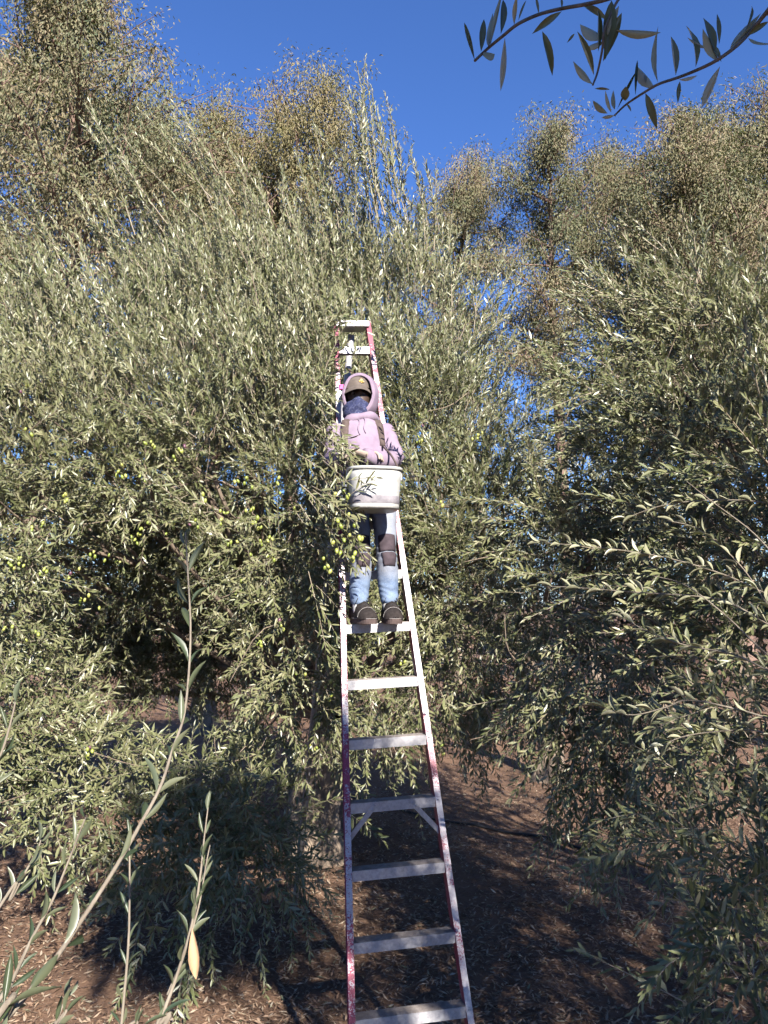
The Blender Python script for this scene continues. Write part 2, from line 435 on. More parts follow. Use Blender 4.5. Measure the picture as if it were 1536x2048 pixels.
# ------------------------------------------------------------------ the big olive tree with the picker
def hero_tree():
    T0 = G(640, 1715)
    root = empty('olive_tree', T0, label='large full olive tree laden with green olives behind the ladder', cat='tree')
    top = T0+np.array([0.05, -0.1, 1.35])
    V, T = trunk_mesh(T0-np.array([0, 0, .08]), top, 0.24, 0.19, 3)
    link('trunk', tri_mesh('trunk', V, T), M_bark, root, True)
    lobes = [
        lb(470, 690, 6.8, 1.0, 'up', 1.0), lb(250, 750, 6.5, .92, 'up', 1.0), lb(60, 820, 6.2, .92, 'up', 1.0),
        lb(-120, 840, 6.2, 1.0, 'up', .7), lb(640, 660, 6.8, .92, 'up', 1.0), lb(765, 630, 6.8, 0.78, 'up', 1.1), lb(850, 780, 6.6, 0.62, 'up', 1.0),
        lb(600, 800, 6.1, .85, 'up', 1.1), lb(360, 870, 5.9, .9, 'mid', 1.1), lb(130, 930, 5.7, .9, 'mid', 1.1),
        lb(-90, 980, 5.5, .8, 'mid', .9), lb(500, 940, 5.6, 0.8, 'mid', 1.15), lb(640, 900, 5.75, 0.6, 'mid', 1.2),
        lb(790, 850, 6.0, 0.75, 'mid', 1.1), lb(890, 900, 5.9, 0.6, 'mid', 1.1), lb(930, 1050, 5.8, 0.62, 'mid', 1.1), lb(860, 1050, 5.6, 0.5, 'mid', 1.1),
        lb(905, 1200, 5.7, 0.55, 'low', 1.15), lb(900, 1340, 5.75, 0.42, 'hang', 1.0), lb(975, 1240, 6.2, .5, 'low', 1), lb(1010, 1060, 6.3, .42, 'mid', 1.0), lb(1000, 1380, 6.3, .4, 'hang', 1.0), lb(1060, 1200, 6.8, .45, 'low', 1.0),
        lb(585, 1060, 5.3, 0.55, 'low', 1.25), lb(590, 1210, 5.25, 0.45, 'low', 1.25), lb(590, 1330, 5.3, 0.42, 'low', 1.2),
        lb(610, 1420, 5.6, 0.28, 'hang', 1.1), lb(745, 1120, 5.9, 0.62, 'low', 1.1), lb(745, 1290, 5.9, 0.5, 'low', 1.1), lb(760, 1420, 6.1, 0.33, 'hang', 1),
        lb(430, 960, 5.4, .42, 'low', 1.2), lb(240, 955, 5.3, .48, 'low', 1.2), lb(30, 1060, 5.2, .5, 'low', 1.2), lb(-60, 1150, 5.2, .6, 'low', 1.1),
        lb(-20, 1280, 5.1, .42, 'low', 1.1),
        # skirt at the lower left, down to the ground
        lb(40, 1430, 5.1, .48, 'low', 1.2), lb(110, 1490, 5.2, .34, 'low', 1.2), lb(-60, 1500, 5.0, .42, 'low', 1.1), lb(160, 1590, 5.0, .44, 'low', 1.2),
        lb(320, 1620, 5.1, .40, 'low', 1.2), lb(450, 1590, 5.2, .44, 'low', 1.15), lb(510, 1560, 5.5, .36, 'low', 1.1), lb(480, 1690, 5.15, .46, 'low', 1.15),
        lb(510, 1730, 5.4, .32, 'hang', 1.0), lb(360, 1700, 5.0, .4, 'low', 1.0), lb(500, 1800, 5.1, .28, 'hang', 1.0), lb(400, 1810, 5.0, .25, 'hang', .9),
        # depth of the crown
        lb(360, 1110, 6.8, .62, 'low', 2.6), lb(230, 1120, 6.9, .6, 'low', 2.6), lb(470, 1130, 6.7, .5, 'low', 2.6), lb(180, 1250, 8.0, .55, 'low', 2.4), lb(270, 1285, 8.0, .5, 'low', 2.4), lb(360, 1290, 8.0, .5, 'low', 2.4), lb(450, 1280, 8.0, .5, 'low', 2.4), lb(60, 1230, 8.0, .6, 'low', 2), lb(350, 1130, 9.0, 1.0, 'mid', 1.3), lb(300, 1000, 7.6, .8, 'mid', 1.4), lb(130, 1120, 8.0, 1.0, 'mid', 1.2), lb(470, 1190, 8.6, .8, 'low', 1.2), lb(300, 1230, 9.6, .8, 'low', 1.2), lb(620, 1150, 8.8, .8, 'low', 1.0), lb(900, 1150, 8.4, .8, 'low', 1.0), lb(1020, 1180, 8.2, .6, 'low', 1.0),
        (np.array([-2.3, 8.2, 3.9]), 1.5, 'mid', .5), (np.array([-0.6, 8.6, 4.4]), 1.6, 'mid', .5), (np.array([0.7, 8.0, 3.7]), 1.2, 'mid', .5),
        (np.array([-3.0, 8.0, 2.6]), 1.2, 'low', .5), (np.array([0.6, 8.2, 2.6]), 1.0, 'low', .5), (np.array([-1.4, 7.2, 3.6]), 1.3, 'mid', .5),
        (np.array([-1.0, 8.9, 3.0]), 1.1, 'low', .6), (np.array([-2.0, 9.2, 2.1]), 1.0, 'low', .8), (np.array([-.4, 9.4, 1.9]), 1.0, 'low', .8), (np.array([-3.3, 8.4, 1.5]), .9, 'low', .8),
        (np.array([.9, 9.0, 1.7]), .9, 'low', .8), (np.array([-1.5, 7.6, 2.6]), .9, 'mid', .8), (np.array([-2.6, 7.0, 2.4]), .8, 'low', .8), (np.array([-1.2, 9.3, 1.1]), .7, 'hang', .8),
    ]
    cr = Crown(11)
    olive_crown(cr, lobes, 480, 0.068, four_near=5.0, ratio=.23, hole=-.24)
    # long upright water shoots standing out of the top: tip pixel, base pixel, depth
    tall = [((712, 122), (765, 430), 6.1), ((695, 165), (755, 420), 6.1), ((742, 170), (790, 400), 6.2), ((724, 205), (770, 430), 6.0), ((780, 255), (800, 420), 6.1),
            ((800, 290), (815, 450), 6.2), ((828, 320), (850, 480), 6.2), ((872, 330), (868, 500), 6.3), ((708, 240), (745, 430), 6.1), ((690, 290), (700, 430), 6.2),
            ((178, 198), (270, 470), 5.9), ((275, 215), (420, 400), 6.2), ((365, 212), (470, 430), 6.2), ((42, 360), (130, 540), 5.9), ((150, 378), (250, 540), 6.0),
            ((345, 225), (425, 420), 6.3), ((440, 260), (520, 450), 6.3), ((590, 300), (640, 480), 6.3), ((625, 240), (690, 450), 6.3), ((470, 310), (540, 500), 6.3),
            ((2, 435), (110, 640), 5.8), ((40, 440), (150, 660), 5.8), ((95, 425), (230, 640), 5.9), ((190, 385), (300, 560), 6.0), ((275, 370), (330, 560), 6.1),
            ((515, 340), (560, 520), 6.3), ((560, 330), (600, 500), 6.3), ((655, 300), (680, 470), 6.3), ((240, 300), (330, 500), 6.0),
            ((1010, 500), (940, 700), 6.3), ((1025, 540), (930, 740), 6.2), ((985, 480), (920, 680), 6.4), ((905, 420), (890, 600), 6.4), ((1030, 610), (930, 820), 6.1),
            ((1005, 580), (910, 760), 6.2), ((940, 470), (900, 640), 6.4), ((1040, 690), (950, 860), 6.1), ((1015, 760), (940, 900), 6.0)]
    rt = np.array([P(*b, Y+0.1) for a, b, Y in tall]); tp = np.array([P(*a, Y-0.05) for a, b, Y in tall])
    r = cr.r
    # each with a few companions
    rt2 = np.concatenate([rt]+[rt+r.normal(0, .10, rt.shape) for _ in range(2)]); tp2 = np.concatenate([tp]+[tp+r.normal(0, .10, tp.shape)-np.array([0, 0, .14]) for _ in range(2)])
    dv = tp2-rt2; L = np.linalg.norm(dv, axis=1); bend = np.cross(nrm(dv), nrm(r.normal(size=dv.shape)))*r.uniform(.03, .22, (len(dv), 1))
    cr.shoots(rt2, nrm(dv)-bend, L, bend, 0.062, 0.21, 0.020, four=True, spread=(22, 48), twig=0.0028, up=0.1)
    # sprays hanging in front of the ladder and of the picker's right side
    sp = [((640, 840), (690, 900), 4.2), ((630, 870), (700, 960), 4.12), ((645, 920), (712, 985), 4.02), ((650, 980), (708, 1040), 4.0), ((640, 940), (690, 1030), 4.08), ((660, 890), (720, 940), 4.05), ((640, 1040), (700, 1100), 4.1), ((620, 800), (668, 850), 4.35), ((625, 760), (672, 800), 4.5), ((640, 650), (690, 630), 4.66), ((640, 850), (700, 930), 4.25), ((630, 900), (690, 990), 4.2), ((640, 950), (700, 1060), 4.15), ((620, 990), (690, 1110), 4.2), 
          ((600, 1010), (680, 1150), 4.25), ((655, 1000), (712, 1130), 4.1), ((640, 870), (690, 880), 4.2), ((625, 1080), (700, 1140), 4.2), ((610, 920), (660, 1010), 4.3),
          ((640, 1150), (690, 1210), 4.25), ((620, 1180), (680, 1290), 4.3), ((630, 1260), (690, 1330), 4.3), ((645, 720), (700, 680), 4.68), ((650, 760), (690, 720), 4.7),
          ((640, 690), (680, 640), 4.68), ((640, 660), (700, 620), 4.68), ((780, 720), (745, 660), 4.68), ((650, 740), (675, 650), 4.68), ((640, 640), (720, 650), 4.68), ((660, 830), (672, 740), 4.65), ((700, 720), (730, 670), 4.68), ((720, 740), (705, 700), 4.68), ((830, 960), (800, 830), 4.3), ((840, 1000), (815, 900), 4.35),
          ((700, 990), (760, 950), 3.86), ((760, 1500), (745, 1420), 4.9), ((640, 800), (660, 720), 4.7), ((660, 930), (705, 1020), 4.05), ((650, 960), (695, 1080), 4.1)]
    rt = np.array([P(*a, Y) for a, b, Y in sp]); tp = np.array([P(*b, Y-0.06) for a, b, Y in sp])
    rt = np.concatenate([rt, rt+r.normal(0, .05, rt.shape), rt[:14]+r.normal(0, .06, rt[:14].shape)]); tp = np.concatenate([tp, tp+r.normal(0, .06, tp.shape), tp[:14]+r.normal(0, .06, tp[:14].shape)])
    dv = tp-rt; L = np.linalg.norm(dv, axis=1)
    cr.shoots(rt, nrm(dv)+0.15*UP, L, np.zeros_like(dv)-0.15*UP, 0.066, 0.21, 0.03, four=True)
    # single drooping sprays along the lower edge, right of the ladder
    sp = [((940, 1280), (1000, 1520), 5.3), ((880, 1380), (930, 1480), 5.2), ((800, 1480), (830, 1570), 5.2), ((840, 1380), (880, 1500), 5.2), ((700, 1560), (740, 1590), 5.0), ((690, 1620), (770, 1680), 5.0), ((900, 1250), (960, 1440), 5.3)]
    rt = np.array([P(*a, Y) for a, b, Y in sp]); tp = np.array([P(*b, Y-0.06) for a, b, Y in sp]); dv = tp-rt
    cr.shoots(rt, nrm(dv), np.linalg.norm(dv, axis=1), -0.05*UP+0*dv, 0.075, 0.23, 0.03, four=True)
    link('crown', cr.mesh('crown'), [M_leaf, M_twig], root, kind='stuff')
    cen = [l[0] for l in lobes]; rad = [l[1] for l in lobes]
    big = [k for k, l in enumerate(lobes) if l[0][2] > 2.9 or l[0][1] > 7.5]
    paths = make_limbs(np.random.default_rng(5), top, [cen[k] for k in big], [rad[k] for k in big], 0.055, 4)
    # bare pale twigs showing at the outside of the foliage
    r = np.random.default_rng(6)
    for c, rd, st, w in lobes[:44]:
        for _ in range(2):
            d = nrm(r.normal(size=3)*np.array([1, .5, 1])+FACE*1.4); p0 = c+d*rd*r.uniform(.75, 1.0)
            e = p0+nrm(r.normal(size=3)+np.array([0, -.2, -.3]))*r.uniform(.2, .6)
            paths.append((spline([p0, (p0+e)/2+r.normal(0, .05, 3), e], 6), 0.004, 0.0022))
    V, T = limb_tubes(paths, 5)
    link('limbs', tri_mesh('limbs', V, T), M_bark, root, True)
    return root, lobes, cr
hero, hero_lobes, hero_cr = hero_tree()

# olives hang in small bunches at the outside of the lower crown
def olive_mats():
    m, nt, bs, out = mat('green_olive')
    oi = nt.nodes.new('ShaderNodeObjectInfo')
    nt.links.new(ramp(nt, oi.outputs['Random'], [(0, (0.14, 0.18, 0.03)), (.5, (0.215, 0.24, 0.05)), (1, (0.28, 0.28, 0.08))]), bs.inputs['Base Color'])
    bs.inputs['Roughness'].default_value = .35
    return m, plain('purple_olive', (0.085, 0.032, 0.05), .4)
M_olive, M_olivep = olive_mats()
def olive_mesh():
    bm = bmesh.new(); bmesh.ops.create_uvsphere(bm, u_segments=8, v_segments=6, radius=1)
    for v in bm.verts:
        v.co.x *= .0095; v.co.y *= .0095; v.co.z *= .0120
        if v.co.z < -.008: v.co.z *= 1.06
    me = bpy.data.meshes.new('olive'); bm.to_mesh(me); bm.free()
    me.polygons.foreach_set('use_smooth', np.ones(len(me.polygons), bool)); return me
ol_me = olive_mesh(); ol_me.materials.append(M_olive)
ol_mep = ol_me.copy(); ol_mep.materials.clear(); ol_mep.materials.append(M_olivep)
def hang_olives():
    r = np.random.default_rng(21)
    spots = [(340, 1060), (270, 1080), (280, 1060), (390, 1050), (190, 1110), (215, 1120), (235, 1130), (310, 1045), (185, 1210), (170, 1200), (150, 1140), (90, 1140), (20, 1130), (40, 1120),
             (300, 885), (350, 900), (370, 895), (480, 960), (495, 965), (500, 1015), (515, 1040), (510, 1045), (530, 1080), (500, 1115), (480, 1180), (460, 1090), (440, 1030), (410, 1000),
             (690, 985), (700, 1000), (695, 1030), (700, 1060), (715, 1080), (690, 1100), (705, 1120), (640, 1110), (650, 1120), (620, 1090), (670, 1280), (660, 1385), (625, 1500), (540, 1110),
             (850, 840), (840, 880), (960, 870), (880, 1010), (810, 1330), (880, 1500), (830, 1480), (560, 980), (590, 1030), (240, 950), (60, 870), (40, 780), (130, 1000), (70, 1050), (290, 960), (20, 1260), (70, 1270), (170, 1500), (560, 1250), (520, 1290), (600, 1360)]
    pts = []
    for px, py in spots:
        o = np.array([0, 0, H]); d = nrm(P(px, py, 5)-o)
        # nearest lobe surface along the ray
        best = None
        for c, rd, st, w in hero_lobes[:44]:
            rr = np.mean(np.asarray(rd)*np.ones(3))*1.08
            b = np.dot(c-o, d); disc = rr*rr-(np.dot(c-o, c-o)-b*b)
            if disc > 0:
                t = b-math.sqrt(disc)
                if best is None or t < best: best = t
        if 640 < px < 720 and 950 < py < 1150: best = 4.0/d[1]
        if best is None: best = 5.2/d[1]
        best -= .08
        for _ in range(r.integers(2, 6)):
            pts.append((o+d*best+r.normal(0, .024, 3), r.random() < .018))
    for i, (p, pur) in enumerate(pts[:290]):
        o = bpy.data.objects.new('olive', ol_mep if pur else ol_me); COL.objects.link(o)
        o.parent = hero; o.matrix_parent_inverse = Matrix.Translation(-Vector(hero.location))
        o.location = p; o.rotation_euler = tuple(r.normal(0, .4, 3)); q = r.uniform(.85, 1.15); o.scale = (q, q, q*r.uniform(1.0, 1.25))
hang_olives()

# ------------------------------------------------------------------ shared big-leaf mesh for leaves one can pick apart
def big_leaf_mesh(name, curl, fold, mat_, wav=0.0):
    k = 7; V = []; F = []
    prof = [0.0, 0.55, 0.9, 1.0, 0.86, 0.52, 0.0]
    for i in range(k):
        t = i/(k-1); w = prof[i]*0.5
        z = -curl*t*t
        V += [(-w, t, z+fold*w+wav*math.sin(t*9)), (0, t, z), (w, t, z+fold*w-wav*math.sin(t*9))]
    for i in range(k-1):
        a = i*3
        F += [(a, a+1, a+4, a+3), (a+1, a+2, a+5, a+4)]
    # petiole
    me = bpy.data.meshes.new(name)
    me.from_pydata(V, [], F); me.validate(); me.update()
    me.materials.append(mat_)
    me.polygons.foreach_set('use_smooth', np.ones(len(me.polygons), bool))
    return me
def place_leaf(me, base, tip, width, nref, parent, name='leaf', off=None):
    base = np.array(base); tip = np.array(tip); d = tip-base; L = np.linalg.norm(d); d = d/L
    n = np.array(nref, float); n = n-d*np.dot(n, d); n /= np.linalg.norm(n)+1e-9; s = np.cross(d, n)
    o = bpy.data.objects.new(name, me); COL.objects.link(o)
    o.parent = parent
    m = Matrix(((s[0]*width, d[0]*L, n[0]*L, base[0]), (s[1]*width, d[1]*L, n[1]*L, base[1]), (s[2]*width, d[2]*L, n[2]*L, base[2]), (0, 0, 0, 1)))
    o.matrix_basis = m
    return o

# ------------------------------------------------------------------ olive tree at the right
def right_tree():
    T0 = np.array([3.3, 5.0, gz(3.3, 5.0)])
    root = empty('olive_tree', T0, label='olive tree at right edge with long leafy boughs reaching left', cat='tree')
    top = T0+np.array([-.1, -.1, 1.3])
    V, T = trunk_mesh(T0-np.array([0, 0, .08]), top, .2, .15, 5)
    link('trunk', tri_mesh('trunk', V, T), M_bark, root, True)
    lobes = [lb(1290, 740, 5.2, .5, 'side', 1.0), lb(1420, 740, 5.0, .6, 'side', 1.0), lb(1580, 780, 5.0, .7, 'up', .9), lb(1220, 800, 5.0, .36, 'side', .9), lb(1250, 640, 5.1, .22, 'side', .9), lb(1370, 610, 5.0, .25, 'side', .9),
             lb(1320, 860, 4.7, .5, 'side', .9), lb(1450, 860, 4.5, .6, 'mid', 1.0), lb(1600, 880, 4.4, .7, 'mid', 1.0), lb(1240, 930, 5.4, .45, 'side', 1.2),
             lb(1350, 960, 5.5, .55, 'low', 1.3), lb(1500, 960, 4.2, .55, 'low', 1.0), lb(1190, 1020, 5.3, .42, 'side', 1.2), lb(1110, 1090, 5.0, .34, 'side', 1.0),
             lb(1190, 1180, 5.5, .5, 'low', 1.3), lb(1320, 1170, 5.3, .55, 'low', 1.3), lb(1470, 1180, 3.9, .5, 'side', .9), lb(1590, 1100, 3.6, .5, 'side', .9),
             lb(1150, 1320, 4.6, .38, 'hang', 1.1), lb(1090, 1200, 4.9, .3, 'low', 1.1), lb(1120, 1420, 4.6, .26, 'hang', 1.1), lb(1120, 1120, 5.8, .42, 'low', 1.2), lb(1170, 1260, 5.7, .5, 'low', 1.2), lb(1290, 1290, 5.6, .6, 'low', 1.1), lb(1200, 1430, 4.5, .36, 'hang', 1.1), lb(1170, 1540, 4.4, .26, 'hang', 1.2), lb(1290, 1400, 4.3, .42, 'hang', 1.0),
             lb(1260, 1560, 4.2, .22, 'hang', 1.0), lb(1320, 1640, 4.1, .18, 'hang', .9), lb(1420, 1400, 3.7, .42, 'low', .9), lb(1540, 1400, 3.3, .45, 'low', .9),
             lb(1530, 1600, 3.0, .38, 'low', 1.0), lb(1440, 1620, 3.3, .25, 'low', .9), lb(1530, 1800, 2.8, .36, 'low', 1.1), lb(1480, 1760, 2.9, .22, 'hang', 1), lb(1540, 1980, 2.7, .36, 'low', 1.1), lb(1450, 1930, 2.9, .2, 'low', .8),
             (np.array([2.35, 2.4, 4.05]), .55, 'low', 2.0), (np.array([2.25, 2.4, 3.4]), .45, 'low', 2.0), (np.array([2.5, 2.2, 3.0]), .6, 'mid', .9), (np.array([2.7, 2.4, 2.0]), .7, 'low', .8), (np.array([3.6, 2.6, 3.0]), .8, 'mid', .7),
             (np.array([3.4, 5.4, 3.6]), 1.3, 'mid', .4), (np.array([2.6, 5.8, 3.0]), 1.0, 'mid', .4), (np.array([3.6, 4.6, 2.4]), 1.2, 'low', .4)]
    cr = Crown(31)
    olive_crown(cr, lobes, 420, 0.068, four_near=3.9, ratio=.225, hole=-.30)
    r = cr.r
    tall = [((1215, 430), (1300, 560), 5.0), ((1150, 520), (1260, 600), 4.9), ((1250, 425), (1350, 520), 5.0), ((1380, 425), (1400, 560), 5.0), ((1130, 560), (1240, 650), 4.8), ((1125, 610), (1230, 690), 4.8),
            ((1530, 470), (1540, 600), 4.6), ((1450, 470), (1470, 600), 4.8), ((1140, 590), (1300, 600), 4.7), ((1490, 790), (1560, 920), 2.9), ((1505, 700), (1560, 850), 3.4), ((1330, 470), (1390, 570), 4.9)]
    rt = np.array([P(*b, Y+.1) for a, b, Y in tall]); tp = np.array([P(*a, Y-.05) for a, b, Y in tall])
    rt = np.concatenate([rt, rt+r.normal(0, .06, rt.shape)]); tp = np.concatenate([tp, tp+r.normal(0, .08, tp.shape)])
    dv = tp-rt; bend = np.cross(nrm(dv), nrm(r.normal(size=dv.shape)))*.12
    cr.shoots(rt, nrm(dv)-bend, np.linalg.norm(dv, axis=1), bend, .068, .2, .026, four=True, spread=(20, 45), twig=.004)
    link('crown', cr.mesh('crown'), [M_leaf, M_twig], root, kind='stuff')
    big = [l for l in lobes if l[0][1] > 4.35]
    paths = make_limbs(np.random.default_rng(8), top, [l[0] for l in big], [l[1] for l in big], .036, 3)
    r = np.random.default_rng(9)
    for c, rd, st, w in lobes[:24]:
        for _ in range(2):
            d = nrm(r.normal(size=3)*np.array([1, .5, 1])+FACE*1.4); p0 = c+d*rd*r.uniform(.75, 1.0)
            e = p0+nrm(r.normal(size=3)+np.array([-.9, -.2, .2]))*r.uniform(.2, .6)
            paths.append((spline([p0, (p0+e)/2+r.normal(0, .05, 3), e], 6), .004, .0022))
    V, T = limb_tubes(paths, 5); link('limbs', tri_mesh('limbs', V, T), M_bark, root, True)
    # near boughs whose leaves can be told apart
    lm = [big_leaf_mesh('leaf', .08, .35, M_leafbig), big_leaf_mesh('leaf', .16, .25, M_leafbig, .01), big_leaf_mesh('leaf', .02, .5, M_leafbig)]
    boughs = [([(1560, 1200), (1450, 1150), (1330, 1115), (1200, 1095), (1080, 1085)], 3.0, 3.2), ([(1560, 1260), (1440, 1200), (1280, 1185), (1150, 1175), (1075, 1172)], 2.8, 3.1),
              ([(1560, 1350), (1470, 1310), (1370, 1290), (1300, 1265), (1245, 1235)], 2.6, 2.8), ([(1560, 1440), (1480, 1420), (1380, 1400), (1330, 1415), (1260, 1430), (1190, 1410)], 2.6, 2.8),
              ([(1560, 1240), (1480, 1130), (1400, 1060), (1330, 1040)], 2.7, 2.9), ([(1560, 1480), (1500, 1460), (1360, 1475), (1290, 1525)], 2.6, 2.8), ([(1560, 1010), (1440, 1000), (1330, 1010), (1240, 1040)], 3.0, 3.2),
              ([(1560, 1330), (1450, 1230), (1370, 1170), (1300, 1150)], 2.7, 2.9), ([(1560, 1120), (1500, 1060), (1420, 1000), (1370, 960)], 2.7, 2.9)]
    cnt = 0
    off = Vector(T0)
    for pts, ya, yb in boughs:
        k = len(pts); w3 = np.array([P(px, py, ya+(yb-ya)*i/(k-1)) for i, (px, py) in enumerate(pts)])
        w3 = np.vstack([w3[0]+(w3[0]-w3[1])*1.2+np.array([.25, .35, -.02]), w3])
        fine = spline(w3, 60); seg = np.linalg.norm(np.diff(fine, axis=0), axis=1); s = np.concatenate([[0], np.cumsum(seg)])
        br = MB().tube(fine[::2], np.linspace(.0042, .0014, 30), 5).build('bough', M_twigyoung, root, True)
        t, a, b = frames(fine)
        nodes = np.arange(.28, s[-1], .040)
        for q, sn in enumerate(nodes):
            i = min(int(np.searchsorted(s, sn)), 59); az = (q % 2)*PI/2+r.normal(0, .3)
            for sd in (0, PI):
                if cnt >= 298 or r.random() < .08: continue
                rad = a[i]*math.cos(az+sd)+b[i]*math.sin(az+sd); ph = r.uniform(.5, .95)*(1 if sn < s[-1]-.08 else .5)
                d = nrm(t[i]*math.cos(ph)+rad*math.sin(ph)+np.array([0, 0, .18])); L = r.uniform(.048, .068)
                base = fine[i]+rad*.003
                place_leaf(lm[r.integers(3)], base, base+d*L, L*r.uniform(.19, .25), t[i]*.5+UP*.7+r.normal(0, .3, 3), br, off=off); cnt += 1
    return root
right = right_tree()

# ------------------------------------------------------------------ step ladder
CA = np.array([0.124, 3.7616, H-1.8527]); YAW, LEAN, ROLL = 0.1374, 0.2935, -0.0467
_u = np.array([math.cos(YAW), math.sin(YAW), 0]); _b = np.array([-math.sin(YAW), math.cos(YAW), 0])
_v = _b*math.sin(LEAN)+UP*math.cos(LEAN)
EV = _v*math.cos(ROLL)+_u*math.sin(ROLL); EU = _u*math.cos(ROLL)-_v*math.sin(ROLL); EN = np.cross(EU, EV)   # EN: out of the ladder's front
if EN[1] > 0: EN = -EN
def LP(u, v, n, o=0.0): return CA+EU*u+EV*(v+o)+EN*n
def lw(v): return 0.5118-0.0265*v/0.305     # clear width between the rails

def metal_mat(name, paint, amount, scale=22):
    # paint flakes off in long streaks along the rail
    m, nt, bs, out = mat(name)
    tc = nt.nodes.new('ShaderNodeTexCoord')
    n1 = noise(nt, scale, 6, .7, vec=tc.outputs['Object']); n2 = noise(nt, 2.6, 3, .5, vec=tc.outputs['Object']); n3 = noise(nt, 60, 3, .6, vec=tc.outputs['Object'])
    alu = ramp(nt, n3, [(.3, (.27, .26, .28)), (.7, (.42, .41, .42))])
    if paint:
        nf = noise(nt, 130, 4, .65, vec=tc.outputs['Object']); nl = noise(nt, 1.7, 3, .55, vec=tc.outputs['Object'])
        w1 = nt.nodes.new('ShaderNodeMath'); w1.operation = 'MULTIPLY_ADD'; nt.links.new(nf, w1.inputs[0]); w1.inputs[1].default_value = .55; nt.links.new(nl, w1.inputs[2])
        ad = nt.nodes.new('ShaderNodeMath'); ad.operation = 'MULTIPLY_ADD'; nt.links.new(n1, ad.inputs[0]); ad.inputs[1].default_value = .45; nt.links.new(w1.outputs[0], ad.inputs[2])
        f = ramp(nt, ad.outputs[0], [(amount-.10, (.06, .06, .06)), (amount, (.45, .45, .45)), (amount+.07, (1, 1, 1))])
        c = mixc(nt, f, alu, ramp(nt, n3, [(.3, (.13, .006, .026)), (.7, (.22, .015, .052))]))
        inv = nt.nodes.new('ShaderNodeMath'); inv.operation = 'MULTIPLY_ADD'; nt.links.new(f, inv.inputs[0]); inv.inputs[1].default_value = -.35; inv.inputs[2].default_value = .35
        nt.links.new(inv.outputs[0], bs.inputs['Metallic'])
    else:
        c = mixc(nt, ramp(nt, n2, [(.42, (0, 0, 0)), (.7, (.5, .5, .5))]), alu, (.22, .21, .21)); bs.inputs['Metallic'].default_value = .35
    nt.links.new(c, bs.inputs['Base Color']); bs.inputs['Roughness'].default_value = .48
    bump(nt, bs, n1, .15, .002)
    return m
M_alu = metal_mat('scratched_aluminium', False, 0)
M_rail = metal_mat('worn_red_paint_on_aluminium', True, 1.02, 30)
M_railside = metal_mat('dark_red_rail_side', True, .80)
M_rail2 = metal_mat('red_paint_on_aluminium', True, 1.0, 30)
def tread_mat():
    m, nt, bs, out = mat('dusty_grooved_tread'); n = noise(nt, 30, 6, .7)
    nt.links.new(ramp(nt, n, [(.3, (.12, .10, .09)), (.7, (.25, .22, .205))]), bs.inputs['Base Color']); bs.inputs['Roughness'].default_value = .6; bs.inputs['Metallic'].default_value = .2
    return m
M_tread = tread_mat()
M_pink = plain('pink_tape', (.75, .03, .25), .5)
M_blackrub = plain('black_rubber', (.02, .02, .02), .8)

